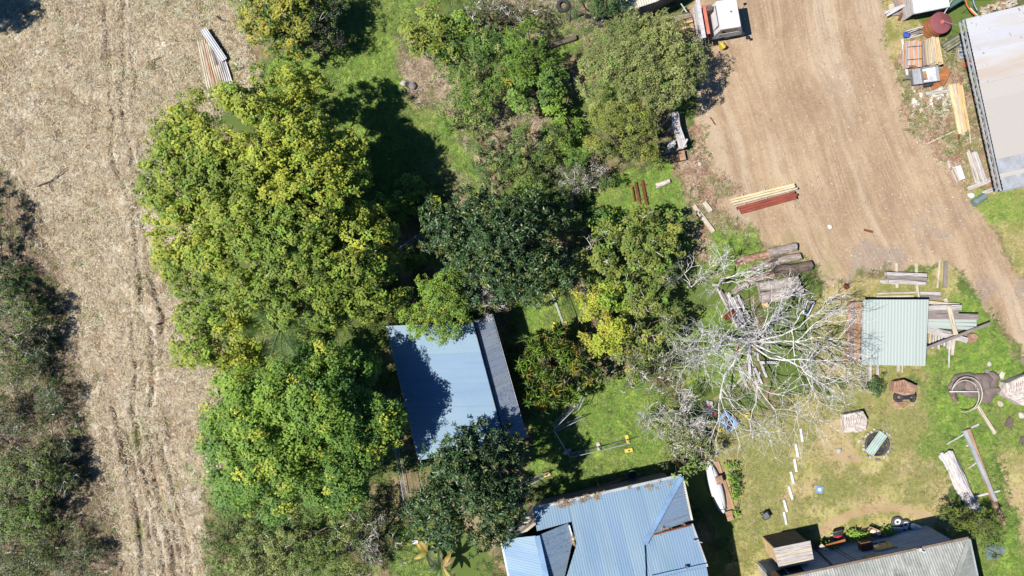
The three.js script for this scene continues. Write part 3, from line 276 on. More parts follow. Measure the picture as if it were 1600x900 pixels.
tree('grey_shrub', 'greyish half-bare shrub above the pointed corner of the big blue roof', 'shrub', [[1065, 690, 52, 34, 3.2, 1.4], [1040, 660, 45, 32, 2.8, 1], [1085, 715, 34, 22, 3.4, 2.2]], { type: 'tiny', R: 0.42, cols: [G.olive, G.greyD, G.mid], third: 0.2, dens: 0.85, gap: 0.34, seed: 18, bare: 200 });
tree('round_bush', 'round bush, sunny yellow-green, top of the planted bed beside the mown path', 'bush', [[684, 46, 48, 40, 3.6, 1.8], [668, 58, 32, 26, 2.8, 1.2]], { type: 'broad', R: 0.42, cols: [G.fresh, G.gold, G.midD], dens: 1.05, seed: 31 });
tree('spreading_bush', 'wide mid-green bush with dry grass tufts in the middle of the planted bed', 'bush', [[755, 98, 62, 50, 3.8, 1.6], [745, 142, 50, 36, 3, 1.2], [780, 70, 42, 34, 3.4, 1.8], [700, 110, 26, 24, 2, 0.7]], { type: 'fine', R: 0.42, cols: [G.mid, G.midD, G.olive], third: 0.18, dens: 1, seed: 32 });
tree('brushwood', 'brownish twiggy bush at the upper rim of the planted bed', 'bush', [[740, 25, 46, 28, 2.8, 1.2], [800, 20, 44, 26, 3, 1.2]], { type: 'tiny', R: 0.4, cols: [G.goldD, G.brown, G.oliveD], dens: 0.8, seed: 33, bare: 130 });
tree('feathery_tree', 'light green feathery small tree left of the tyre and old log', 'tree', [[825, 76, 34, 38, 4.4, 2.8], [816, 108, 28, 20, 3.4, 2.2]], { type: 'feather', R: 0.45, cols: [G.fresh, G.mid], dens: 1.2, seed: 34 });
tree('round_bush', 'dark-shadowed leafy green bush right below the feathery small tree', 'bush', [[832, 142, 36, 34, 3.8, 1.8], [858, 120, 22, 22, 3, 1.6]], { type: 'broad', R: 0.42, cols: [G.mid, G.midD], dens: 1.05, seed: 35 });
tree('round_bush', 'deep green bush at the bend of the mown path, above the glossy dark tree', 'bush', [[786, 228, 48, 40, 3.8, 1.8], [775, 264, 36, 22, 3, 1.2]], { type: 'fine', R: 0.42, cols: [G.mid, G.darkD, G.olive], third: 0.2, dens: 1.05, seed: 36 });
tree('round_bush', 'shadowy olive bush between the golden-olive tree and the bend of the path', 'bush', [[846, 222, 38, 34, 3.2, 1.4], [835, 262, 44, 30, 2.8, 1.2]], { type: 'fine', R: 0.42, cols: [G.oliveD, G.midD, G.gold], third: 0.2, dens: 0.95, seed: 37 });
tree('tangled_bush', 'tangled green bush joining the glossy dark tree and the whitish flowering bush', 'bush', [[845, 300, 44, 32, 3.4, 1.6], [880, 335, 32, 34, 2.8, 1]], { type: 'fine', R: 0.42, cols: [G.mid, G.oliveD, G.midD], dens: 0.95, seed: 38 });
tree('flowering_bush', 'greyish-white flowering bush beside the bright grass with rusty rails', 'bush', [[900, 278, 34, 26, 2.4, 0.9], [888, 305, 22, 20, 1.8, 0.6], [925, 270, 24, 18, 2, 0.8]], { type: 'tiny', R: 0.38, cols: [G.grey, lin(206, 198, 190), G.greyD], third: 0.3, dens: 0.9, seed: 39, bare: 90 });
tree('low_bush', 'low bright green bush along the top of the loose yellow-olive tree', 'bush', [[950, 345, 34, 18, 2.4, 0.8], [1010, 348, 36, 16, 2.2, 0.7], [1055, 372, 18, 20, 2, 0.6]], { type: 'broad', R: 0.4, cols: [G.mid, G.midD, G.fresh], third: 0.15, dens: 0.95, seed: 40 });
tree('yellow_shrub', 'small yellow-green shrub in shade between the cottage and the glossy dark trees', 'bush', [[712, 432, 22, 16, 2.6, 1.2], [668, 320, 14, 12, 1.8, 0.8]], { type: 'fresh', R: 0.35, cols: [G.fresh, G.lime], dens: 1.1, seed: 41 });
tree('field_tree', 'half sunny, half purple-brown tree at the head of the mown path beside the field', 'tree', [[432, 32, 54, 46, 4.6, 2.6], [400, 20, 36, 32, 3.8, 2], [455, 5, 42, 30, 4.4, 2.8]], { type: 'broad', R: 0.55, cols: [G.yel, G.limeD, G.midD], third: 0.25, dens: 1, seed: 42, bare: 40 });
tree('brown_tree', 'dark purple-brown leafed tree touching the sunny tree at the head of the path', 'tree', [[498, 22, 38, 42, 3.8, 2], [506, 52, 28, 26, 3, 1.6], [480, -10, 40, 24, 3.8, 2.2]], { type: 'fine', R: 0.5, cols: [G.darkD, lin(96, 74, 66), G.oliveD], third: 0.25, dens: 0.95, seed: 43, bare: 40 });
tree('olive_thicket', 'olive scrub bush at the foot of the bright round-crowned tree', 'bush', [[470, 830, 90, 48, 3.4, 1.4], [400, 870, 60, 40, 2.8, 1], [540, 800, 42, 34, 3.2, 1.4], [500, 880, 70, 36, 3, 1.2]], { type: 'fine', R: 0.48, cols: [G.olive, G.goldD, G.midD], third: 0.2, dens: 1.05, seed: 44, bare: 100, gap: 0.34 });
tree('dry_bush', 'brown dry bush between the olive scrub and the small lawn with banana plants', 'bush', [[585, 855, 36, 40, 2.6, 1], [570, 800, 30, 24, 2.6, 1.2], [600, 895, 34, 24, 2.4, 0.9]], { type: 'tiny', R: 0.4, cols: [G.brown, G.oliveD, G.midD], third: 0.3, dens: 0.75, seed: 45, bare: 200 });
tree('verge_bush', 'yellow-olive bush at the edge of the mown field beside the olive scrub', 'bush', [[340, 850, 30, 38, 2.6, 1], [352, 810, 26, 22, 2.6, 1], [345, 895, 34, 24, 2, 0.7]], { type: 'tiny', R: 0.4, cols: [G.goldD, G.oliveD, G.mid], third: 0.2, dens: 0.9, seed: 46 });
tree('scrub_bush', 'ragged row of darker scrub lining the straw along the field bank', 'scrub', [[24, 450, 18, 34, 1.4, 0.6], [54, 530, 24, 48, 1.8, 0.8], [78, 630, 22, 44, 1.7, 0.7], [98, 730, 22, 44, 1.5, 0.6]], { type: 'tiny', R: 0.4, limbs: 6, cols: [G.midD, G.darkD, G.oliveD], third: 0.2, dens: 0.95, seed: 67, bare: 160 });
tree('feathery_bush', 'feathery yellow-green bush at the lower end of the fallen white trunk', 'bush', [[1520, 818, 30, 28, 3, 1.4], [1545, 835, 24, 26, 2.6, 1.2], [1500, 805, 18, 16, 2.2, 1]], { type: 'feather', R: 0.42, cols: [lin(160, 166, 56), G.goldD, G.mid], dens: 1.2, seed: 47 });
tree('dark_tree', 'dark green tree crown above the white shed roof and the lone tyre', 'tree', [[935, -8, 44, 30, 4.6, 2.6], [960, 22, 20, 20, 3.6, 2]], { type: 'fine', R: 0.45, cols: [G.midD, G.darkD, G.oliveD], dens: 1, seed: 48 });
tree('field_corner_tree', 'tree outside the frame whose shadow falls on the top corner of the field', 'tree', [[-350, -140, 120, 95, 10, 6], [-290, -62, 70, 60, 8.5, 6], [-280, -150, 80, 70, 8.5, 6]], { type: 'broad', R: 1, fill: 1.6, gap: 0.1, skirt: 1.5, cols: [G.mid, G.midD], dens: 0.9, seed: 49 });
tree('wall_creeper', 'green creeper bush at the corner of the big blue roof', 'bush', [[1066, 737, 16, 10, 3.8, 2.8], [1082, 722, 16, 10, 3, 1.6]], { type: 'broad', R: 0.3, cols: [G.olive, G.mid], dens: 0.8, seed: 50 });
tree('low_shrub', 'dark green low shrub between the timber shelter and the black tyre cart', 'bush', [[1362, 605, 16, 12, 0.9, 0.3]], { type: 'fine', R: 0.3, cols: [G.midD, G.dark], dens: 1.2, seed: 51, trunk: 0.03 });
tree('flower_bed_plants', 'leafy low garden plants along the shaded house wall beside the mower', 'plant', [[1298, 847, 14, 6, 0.4, 0.15], [1342, 836, 20, 7, 0.45, 0.15], [1385, 828, 14, 6, 0.4, 0.15]], { type: 'fresh', R: 0.28, cols: [G.fresh, G.mid], dens: 1.2, seed: 52, trunk: 0.02 });
tree('vine_hedge', 'narrow strip of creeping vine along the lawn beside the white canoe', 'hedge', [[1146, 742, 6, 24, 0.5, 0.2], [1150, 775, 5, 28, 0.45, 0.2]], { type: 'fresh', R: 0.2, cols: [G.mid, G.fresh, G.midD], dens: 1.2, seed: 53, trunk: 0.02 });
for (const [i, [px, py, rx, ry, l]] of [[40, 510, 38, 56, 'grey-green scrub mass on the upper part of the field bank'], [35, 640, 62, 80, 'tangled scrub mass on the field bank with bare grey branches'], [60, 770, 70, 70, 'green scrub mass above the tussocks at the foot of the bank']].entries())
  tree('scrub_bush', l, 'scrub', [[px - 14, py, rx * 0.9, ry, 2.5, 0.9], [px - 44, py + 30, rx * 0.7, ry * 0.6, 2.3, 0.8]], { type: i === 1 ? 'tiny' : 'fine', R: 0.55, cols: [[G.oliveD, lin(128, 116, 84), G.mid], [lin(136, 126, 92), G.oliveD, G.goldD], [G.mid, G.oliveD, lin(150, 138, 100)]][i], third: 0.25, dens: 1.05, gap: 0.34, fill: 1.6, limbs: 6, seed: 60 + i, bare: 120 });
tree('scrub_bush', 'low yellowish tussock scrub at the bottom corner of the field bank', 'scrub', [[60, 860, 90, 50, 1.6, 0.5], [120, 880, 60, 36, 1.4, 0.4], [20, 880, 60, 50, 1.6, 0.5]], { type: 'tiny', R: 0.42, cols: [G.goldD, G.greyD, G.oliveD], third: 0.2, dens: 0.8, gap: 0.33, fill: 1.2, seed: 64, bare: 160 });
tree('scrub_bush', 'dark scrub at the frame edge casting shade on the middle of the field', 'scrub', [[-30, 340, 26, 60, 2.2, 1], [-14, 430, 32, 50, 1.8, 0.8], [10, 480, 34, 40, 1.8, 0.8]], { type: 'fine', R: 0.45, cols: [G.midD, G.brown], dens: 0.9, seed: 65 });
tree('round_bush', 'green bush in the middle of the planted bed, right above its dry grass', 'bush', [[712, 178, 30, 22, 2.4, 0.9], [748, 192, 30, 18, 2.2, 0.8]], { type: 'fine', R: 0.4, cols: [G.mid, G.olive, G.midD], third: 0.2, dens: 0.95, seed: 81 });
tree('round_bush', 'leafy green bush between the golden-olive tree and the whitish flowering bush', 'bush', [[935, 290, 26, 18, 2, 0.7], [905, 245, 26, 18, 2.2, 0.8]], { type: 'fine', R: 0.38, cols: [G.mid, G.midD], dens: 0.95, seed: 82 });
tree('round_bush', 'tall weedy green bush filling the gap under the lone tyre and fallen log', 'bush', [[868, 150, 26, 34, 2.6, 1], [885, 200, 22, 26, 2.2, 0.8]], { type: 'broad', R: 0.4, cols: [G.mid, G.fresh, G.midD], dens: 0.9, seed: 83 });
tree('dark_bush', 'shady green undergrowth bush at the edge of the largest crown shadow', 'bush', [[640, 300, 30, 24, 2, 0.7], [600, 330, 30, 26, 2, 0.7], [655, 410, 24, 20, 2, 0.7]], { type: 'broad', R: 0.42, cols: [G.fresh, G.midD], dens: 0.9, seed: 84 });
tree('small_weed_bush', 'small yellow flowering weed bush in the planted bed beside the bend', 'plant', [[792, 118, 13, 14, 3, 2.2]], { type: 'gloss', R: 0.3, cols: [G.yel, lin(222, 206, 96)], dens: 0.8, seed: 66, trunk: 0.04 });

// palms: a ring of arching fronds on a short stem, every frond a part
function frondGeo(len, pairs, leafL, droop) { const gs = [], pts = []; for (let i = 0; i <= 8; i++) { const t = i / 8; pts.push(V(len * t * (1 - 0.12 * t * t), len * (0.55 * t - droop * t * t), 0)); } gs.push(plain(tube(pts, 0.02, 0.005, 4, false))); const pos = [], nor = []; for (let i = 1; i <= pairs; i++) { const t = 0.1 + 0.88 * (i / pairs), u = t * 8, k = Math.min(7, Math.floor(u)), p = pts[k].clone().lerp(pts[k + 1], u - k), L = leafL * (0.35 + 0.9 * Math.sin(Math.PI * Math.min(1, t * 0.9 + 0.12))); for (const s of [-1, 1]) { const d = V(0.55, -0.25 + rr(-0.15, 0.1), s * rr(0.75, 1)).normalize(), e = p.clone().addScaledVector(d, L), w = 0.012; s > 0 ? pos.push(p.x + w, p.y, p.z, p.x - w, p.y, p.z, e.x, e.y, e.z) : pos.push(p.x - w, p.y, p.z, p.x + w, p.y, p.z, e.x, e.y, e.z); for (let q = 0; q < 3; q++) nor.push(0.1, 0.95, s * 0.3); } } const g = new THREE.BufferGeometry(); g.setAttribute('position', new THREE.Float32BufferAttribute(pos, 3)); g.setAttribute('normal', new THREE.Float32BufferAttribute(nor, 3)); gs.push(plain(g)); return mergeGeometries(gs); }
seed(71); const FRONDS = [frondGeo(1.9, 26, 0.42, 0.55), frondGeo(1.7, 24, 0.4, 0.75), frondGeo(2.1, 28, 0.42, 0.42)];
function palm(name, label, px, py, h, n, size, cols, stems = 1) { const b = W(px, py, h).setY(0); b.y = heightAt(b.x, b.z); const root = thing(name, label, 'palm', b); const mats = cols.map((c) => { const m = leafMat(0.6, 0.3); m.color.setRGB(...c); return m; }); for (let i = 0; i < n; i++) { const f = part('frond', pick(FRONDS), mats[Math.min(mats.length - 1, Math.floor((i / n) * mats.length))], root); f.position.set(rr(-0.15, 0.15) * stems, h + rr(-0.3, 0.1) - 0.5 * (i / n), rr(-0.15, 0.15) * stems); f.rotation.set(0, i * 2.4 + rr(-0.3, 0.3), rr(0.5, 0.85) * (1 - 1.3 * i / n), 'YXZ'); f.scale.setScalar(size * rr(0.85, 1.15)); } part('trunk', Array.from({ length: stems }, () => tube([V(rr(-0.3, 0.3) * (stems - 1), -0.05, rr(-0.3, 0.3) * (stems - 1)), V(0, h, 0)], 0.09, 0.07, 7)), M.trunk, root); return root; }
tree('cane_palm', 'rounded feathery golden cane palm clump between the cottage and the lime-yellow bush', 'palm', [[870, 560, 38, 40, 3.8, 2.4], [835, 555, 28, 36, 2.8, 1.2], [845, 605, 30, 30, 2.6, 1], [900, 585, 32, 34, 2.8, 1.2], [870, 530, 30, 20, 2.6, 1.2]], { type: 'plume', R: 0.5, cols: [G.fresh, G.mid, lin(214, 206, 76)], third: 0.25, dens: 0.8, seed: 54 });
palm('feather_palm', 'dark green feather palm in the gap between the two largest tree crowns', 440, 514, 6.6, 16, 1.25, [lin(120, 158, 68), lin(110, 146, 70), lin(166, 180, 90)]);
palm('cane_palm', 'small lime-green palm shoot at the bottom of the olive scrub', 572, 880, 1.6, 12, 0.7, [lin(150, 176, 60), lin(176, 186, 70)]);
// banana plants with paddle leaves
function paddleGeo(l, w) { const g = new THREE.PlaneGeometry(l, w, 8, 4); g.rotateX(-Math.PI / 2); g.translate(l / 2, 0, 0); const p = g.attributes.position; for (let i = 0; i < p.count; i++) { const t = p.getX(i) / l, s = p.getZ(i) / w; p.setZ(i, s * w * Math.pow(Math.sin(Math.PI * clamp(t * 0.92 + 0.06)), 0.6)); p.setY(i, l * (0.5 * t - 0.6 * t * t) + Math.abs(s) * w * 0.35 + rr(-0.02, 0.02)); } g.computeVertexNormals(); return metreUV(g); }
seed(72); const PAD = [paddleGeo(1.1, 0.3), paddleGeo(0.9, 0.26)];
M.banana = [lin(226, 184, 84), lin(226, 206, 92), lin(176, 190, 70), lin(112, 150, 50), lin(190, 150, 96), lin(84, 110, 48)].map((c) => { const m = leafMat(0.6, 0.25); m.color.setRGB(...c); m.map = T.blotch; return m; });
function banana(label, px, py, h, leaves) { const b = W(px, py, h).setY(0), root = thing('banana_plant', label, 'plant', b); for (const [ang, k, c, el] of leaves) { const f = part('leaf', PAD[k % 2], M.banana[c], root); f.position.y = h; f.rotation.set(0, ang, el ?? 0.2, 'YXZ'); } part('stem', tube([V(0, -0.05, 0), V(0.05, h, 0)], 0.11, 0.07, 8), M.trunk, root); return root; }
banana('banana plant with yellowing leaves in shade beside the big blue roof', 690, 885, 1.4, [[1.0, 0, 0], [0.6, 1, 4], [2.4, 0, 5], [3.3, 1, 5], [-0.9, 0, 1], [-1.4, 1, 3], [4.2, 0, 3], [1.7, 0, 5]]);
banana('banana plant with one long orange leaf on the small lawn', 668, 862, 0.9, [[2.15, 0, 0, 0.1], [2.5, 1, 1, 0.1], [0.2, 1, 5], [3.6, 1, 1], [-1.2, 0, 5]]);

// bare trees
function bareTree(label, b, tops, o) {
  seed(o.seed); const root = thing('bare_tree', label, 'tree', b), limbs = [], twigsG = [];
  const grow = (p, d, L, r, lvl, out) => { const pts = [p]; let q = p.clone(), dd = d.clone(); const k = lvl < 2 ? 4 : 3; for (let i = 0; i < k; i++) { dd.add(V(rr(-1, 1), rr(-0.6, 0.75), rr(-1, 1)).multiplyScalar(lvl < 2 ? 0.34 : 0.5)).normalize(); if (q.y > o.max) dd.y -= 0.3; q = q.clone().addScaledVector(dd, L / k); pts.push(q); } out.push(tube(pts, r, r * 0.6, lvl < 2 ? 6 : lvl < 4 ? 4 : 3, false)); if (lvl >= o.levels) return; const n = lvl < 1 || lvl === 3 ? 3 : 4; for (let i = 0; i < n; i++) { const at = lvl < 1 ? k : 1 + Math.floor(rnd() * k), nd = dd.clone().add(V(rr(-1, 1), rr(-0.35, 0.5), rr(-1, 1)).multiplyScalar(i ? 1.0 : 0.35)).normalize(); grow(pts[i ? at : k], nd, L * rr(0.55, 0.78), Math.max(0.009, r * rr(0.47, 0.63)), lvl + 1, lvl + 1 < 2 ? out : twigsG); } };
  const fork = V(o.lean?.[0] ?? 0, o.fork, o.lean?.[1] ?? 0); part('trunk', tube([V(0, -0.1, 0), fork.clone().multiplyScalar(0.5), fork], o.r * 1.3, o.r * 0.8, 9), M.dead, root);
  for (const [px, py, h] of tops) { const end = W(px, py, h).sub(b), d = end.clone().sub(fork), L = d.length(); const out = []; d.normalize(); d.y += 0.12; grow(fork.clone(), d.normalize(), L * 0.5, o.r * 0.55, 0, out); part('limb', out, M.dead, root); }
  const tw = part('twigs', twigsG, M.dead, root); tw.userData.kind = 'stuff'; return root;
}
bareTree('large bare pale-grey tree spreading over the logs beside the mint roofed shelter', W(1140, 528), [[1318, 490, 5], [1312, 560, 5.5], [1345, 622, 4.5], [1310, 690, 4.2], [1180, 680, 4.8], [1050, 640, 4], [1020, 520, 4], [1060, 465, 4], [1090, 580, 4.6], [1280, 465, 5.4], [1230, 540, 6.6], [1215, 600, 6]], { seed: 81, levels: 4, fork: 1.6, r: 0.12, max: 6.5, lean: [0.6, 0.1] });
bareTree('small bare tree at the left end of the log pile', W(1115, 445), [[1165, 392, 3.8], [1135, 385, 3.2], [1125, 415, 4], [1150, 405, 4.2]], { seed: 82, levels: 3, fork: 1, r: 0.08, max: 4.5 });
bareTree('small bare tree beside the loose yellow-olive tree', W(1075, 448), [[1065, 400, 3], [1095, 420, 3.4], [1060, 430, 2.8], [1105, 400, 2.8]], { seed: 83, levels: 3, fork: 0.9, r: 0.07, max: 4 });
bareTree('small bare tree with drooping grey twigs on the grass above the fence feet', W(1050, 640), [[1000, 625, 2.4], [1015, 660, 2.6], [1080, 620, 3], [1100, 660, 2.6], [1040, 690, 2.6], [1095, 695, 2.8]], { seed: 84, levels: 4, fork: 0.8, r: 0.07, max: 3.6 });
// ------------------------------------------------------------ buildings
// a plane of ribbed metal sheets over a polygon (points in the world), ribs along rib; every sheet a part
function roofPlane(parent, pts, rib, mats, { sw = 0.8, pitch = 0.16, amp = 0.018, name = 'roof_sheet', lift = 0 } = {}) {
  const n = V(0, 0, 0); pts.forEach((p, i) => { const q = pts[(i + 1) % pts.length]; n.x += (p.y - q.y) * (p.z + q.z); n.y += (p.z - q.z) * (p.x + q.x); n.z += (p.x - q.x) * (p.y + q.y); }); n.normalize(); if (n.y < 0) n.negate();
  const v = rib.clone().addScaledVector(n, -rib.dot(n)).normalize(), u = v.clone().cross(n).normalize(), o = pts[0], P = pts.map((p) => { const d = p.clone().sub(o); return [d.dot(u), d.dot(v)]; });
  const at = (x) => { let lo = 1e9, hi = -1e9; P.forEach(([x0, y0], i) => { const [x1, y1] = P[(i + 1) % P.length]; if ((x0 <= x) !== (x1 <= x)) { const y = y0 + ((x - x0) / (x1 - x0)) * (y1 - y0); lo = Math.min(lo, y); hi = Math.max(hi, y); } }); return [lo, hi]; };
  const u0 = Math.min(...P.map((p) => p[0])) + 0.003, u1 = Math.max(...P.map((p) => p[0])) - 0.003; let k = 0; const inv = parent.matrixWorld.clone().invert();
  for (let s = u0; s < u1 - 0.02; s += sw, k++) { const e = Math.min(u1, s + sw), m = Math.max(2, Math.round((e - s) / (pitch / 5))), pos = [], uv = [], id = [], off = rr(0, 0.004) + lift, tilt = rr(-0.004, 0.004), ou = rr(0, 0.2), ov = rr(0, 5); let c = 0;
    for (let i = 0; i <= m; i++) { const x = s + ((e - s) * i) / m, [lo, hi] = at(x); if (hi <= lo) continue; const w = Math.cos((x / pitch) * 6.2832), hgt = amp * (w > 0.2 ? 1 : w < -0.5 ? -1 : (w - 0.2) / 0.35 * 0.7 + 0.5) + off; for (let j = 0; j < 3; j++) { const y = lo + ((hi - lo) * j) / 2, q = o.clone().addScaledVector(u, x).addScaledVector(v, y).addScaledVector(n, hgt + tilt * j).applyMatrix4(inv); pos.push(q.x, q.y, q.z); uv.push(x + ou, y + ov); } if (c) for (let j = 0; j < 2; j++) { const b = (c - 1) * 3 + j; id.push(b, b + 3, b + 1, b + 1, b + 3, b + 4); } c++; }
    if (c < 2) continue; const g = new THREE.BufferGeometry(); g.setAttribute('position', new THREE.Float32BufferAttribute(pos, 3)); g.setAttribute('uv', new THREE.Float32BufferAttribute(uv, 2)); g.setIndex(id); g.computeVertexNormals(); part(name, g, mats[Math.floor(rnd() * mats.length)], parent); }
}
function between(name, A, B, w, t, mat, parent, label) { const m = part(name, box(A.distanceTo(B), t, w), mat, parent, label); align(m, A.clone(), B.clone()); m.position.sub(parent.position); return m; }
function wallBetween(parent, A, B, h0, h1, t, mat, name = 'wall', label) { const l = Math.hypot(B.x - A.x, B.z - A.z), m = part(name, box(l, h1 - h0, t), mat, parent, label); m.position.set((A.x + B.x) / 2, (h0 + h1) / 2, (A.z + B.z) / 2).sub(parent.position); m.rotation.y = Math.atan2(-(B.z - A.z), B.x - A.x); return m; }
const at0 = (p) => V(p.x, 0, p.z);
seed(101);
{ // cottage
  const h1 = 3.3, h2 = 2.9, NW = W(604, 510, h1), N2 = W(739, 505, h1 + 0.3), S2 = W(788, 690, h1 + 0.3), SW = W(655, 719, h1), NB = W(741, 502, h1 - 0.05), NE = W(768, 491, h2), SE = W(822, 683, h2), SB = W(790, 689, h1 - 0.05);
  const t = thing('cottage', 'small cottage with streaked sky-blue ribbed metal roof, half shaded by trees', 'cottage', at0(W(700, 600)));
  roofPlane(t, [NW, N2, S2, SW], N2.clone().sub(NW), M.blueRoof, { sw: 0.85, pitch: 0.13, amp: 0.004 }); roofPlane(t, [NB, NE, SE, SB], NE.clone().sub(NB), M.lichenRoof, { sw: 0.85, pitch: 0.13, amp: 0.012 });
  for (const [a, b] of [[NW, SW], [SE, NE]]) between('gutter', a.clone().add(V(0, -0.08, 0)), b.clone().add(V(0, -0.08, 0)), 0.12, 0.1, M.galv, t);
  for (const [a, b] of [[NW, N2], [SW, S2], [NB, NE], [SB, SE]]) between('barge_board', a.clone().add(V(0, -0.12, 0)), b.clone().add(V(0, -0.12, 0)), 0.04, 0.16, M.cream, t);
  between('ridge_board', N2.clone().add(V(0, -0.16, 0)), S2.clone().add(V(0, -0.16, 0)), 0.05, 0.28, M.charcoal, t);
  const c = W(712, 598, 3), ins = (p, k = 0.9) => at0(c.clone().lerp(p, k)); const q = [NW, NE, SE, SW].map((p) => ins(p)); for (let i = 0; i < 4; i++) wallBetween(t, q[i], q[(i + 1) % 4], 0.1, 2.78, 0.15, M.wallCream);
  const floorb = part('floor', box(5.5, 0.2, 7), M.brownWood, t); floorb.position.y = 0.1; floorb.rotation.y = 0.26;
}
const gravelTuft = (root, a, b, n) => { const l = []; const m4 = new THREE.Matrix4(); for (let i = 0; i < n; i++) { const p = a.clone().lerp(b, rnd()).sub(root.position); p.add(V(rr(-0.15, 0.15), 0.02, rr(-0.2, 0.25))); l.push([m4.compose(p, new THREE.Quaternion().setFromAxisAngle(up0, rr(0, 6)), V(1, 1, 1).multiplyScalar(rr(0.5, 1.4))).clone(), mixc(lin(206, 184, 140), lin(158, 128, 98), rnd())]); } instanced('dry_weeds', bladeGeo(12, 0.12, 0.1, 0.014), M.tint, l, root); };
{ // house with the big blue roof
  const RS = { sw: 0.8, pitch: 0.15, amp: 0.0035 }; const t = thing('house', 'large house with pale blue ribbed roof, hip corner and weedy gutter', 'house', at0(W(960, 860)));
  const E0 = W(833, 797, 3.3), E1 = W(1065, 745, 3.3), e = E1.clone().sub(E0).normalize(), dn = V(-e.z, 0, e.x); const rise = (p, k = 0.3, h = 3.3) => { const d = p.clone().sub(E0).dot(dn); return h + Math.max(0, d) * k; };
  const R = (px, py, dy = 0, k = 0.3) => { let h = 4; for (let i = 0; i < 8; i++) h = rise(W(px, py, h), k) + dy; return W(px, py, h); };
  const apex = R(1007, 850), notch = R(1019, 832, -0.06), rib = dn.clone().multiplyScalar(1).add(V(0, 0.3, 0));
  const EM = E0.clone().addScaledVector(e, 2.05); roofPlane(t, [E0, EM, R(893, 815), R(839, 830)], rib, M.blueRoof, RS); roofPlane(t, [EM, E1, apex, R(1012, 960), R(868, 985), R(884, 905), R(901, 850), R(893, 815)], rib, M.blueRoof, RS);
  const H1 = W(1079, 790, 3.3), H2 = W(1080, 814, 3.3); roofPlane(t, [E1, H1, H2, notch, apex], e.clone().negate().add(V(0, 0.25, 0)), M.lichenBlue, { pitch: 0.15, amp: 0.014 });
  const L = (px, py) => R(px, py, -0.22); const rg = L(1104, 886).y, RF = (px, py) => W(px, py, rg + 0.01); roofPlane(t, [L(1019, 835), L(1080, 819), L(1104, 886), L(1012, 906), L(1003, 858)], rib, M.blueRoof, RS); const K0 = R(1012, 960), K1 = R(868, 985), bk = (p, k, h) => p.clone().addScaledVector(dn, k).setY(h); roofPlane(t, [K0, K1, bk(K1, 9, 3.3), bk(K0, 9, 3.3)], dn.clone().add(V(0, -0.3, 0)), M.blueRoof, RS); roofPlane(t, [RF(1010, 985), RF(1118, 960), bk(RF(1118, 960), 8, 3.3), bk(RF(1010, 985), 8, 3.3)], dn.clone().add(V(0, -0.2, 0)), M.blueRoof, RS); roofPlane(t, [RF(1012, 906), RF(1104, 886), RF(1118, 960), RF(1010, 985)], rib.clone().setY(0), M.blueRoof, RS);
  const r0 = W(839, 837, 4.4), r1 = W(853, 905, 4.4), r2 = W(872, 985, 4.4); roofPlane(t, [r0, W(891, 819, 3.8), W(899, 850, 3.8), W(880, 905, 3.7), r2, r1], V(1, -0.2, -0.2), M.lichenBlue, { pitch: 0.15, amp: 0.012 }); roofPlane(t, [W(783, 843, 3.4), r0, r1, r2, W(812, 985, 3.4)], V(1, 0.3, 0.05), M.blueRoof, { pitch: 0.15, amp: 0.004 });
  between('ridge_cap', r0.clone().add(V(0, 0.05, 0)), r2.clone().add(V(0, 0.05, 0)), 0.3, 0.03, M.paleBlue, t); between('hip_cap', E1.clone().add(V(0, 0.05, 0)), apex.clone().add(V(0, 0.05, 0)), 0.28, 0.03, M.paleBlue, t);
  between('gutter', E0.clone().add(V(0, -0.07, -0.08)), E1.clone().add(V(0, -0.07, -0.08)), 0.16, 0.12, M.galv, t); between('gutter', E1.clone().add(V(0.06, -0.07, 0)), H2.clone().add(V(0.06, -0.07, 0)), 0.12, 0.12, M.cream, t); between('gutter', W(783, 843, 3.36), W(812, 985, 3.36), 0.12, 0.1, M.white, t); between('barge_board', W(889, 820, 3.7), W(897, 850, 3.7), 0.08, 0.2, M.white, t); between('gutter', L(1080, 819).add(V(0.05, -0.06, 0)), L(1104, 886).add(V(0.05, -0.06, 0)), 0.12, 0.12, M.galv, t); { const s = new THREE.Shape(), a = L(1080, 819), b = L(1104, 886), l = Math.hypot(b.x - a.x, b.z - a.z); s.moveTo(0, 0); s.lineTo(l + 3, 0); s.lineTo(l + 3, rg - 0.06); s.lineTo(l, rg - 0.06); s.lineTo(0, a.y - 0.06); const m = part('gable_wall', metreUV(new THREE.ExtrudeGeometry(s, { depth: 0.12, bevelEnabled: false })), M.wallCream, t); m.position.copy(at0(a)).sub(t.position).add(V(-0.3, 0, 0.05)); m.rotation.y = Math.atan2(-(b.z - a.z), b.x - a.x); }
  between('barge_board', L(1019, 836).add(V(0, -0.02, 0)), L(1080, 820).add(V(0, -0.02, 0)), 0.08, 0.12, M.rustDark, t);
  gravelTuft(t, W(868, 788, 3.34), W(935, 773, 3.34), 50); gravelTuft(t, W(940, 774, 3.36), W(1050, 750, 3.36), 14); gravelTuft(t, W(1022, 832, 4), W(1072, 820, 3.6), 7); gravelTuft(t, W(893, 836, 3.76), W(898, 850, 3.76), 12);
  const off = dn.clone().multiplyScalar(0.55), A = at0(E0.clone().add(off).addScaledVector(e, 0.5)), B = at0(E1.clone().add(off).addScaledVector(e, -0.5)); wallBetween(t, A, B, 0, 3.2, 0.15, M.wallGrey, 'wall', 'shaded mauve-grey weatherboard wall');
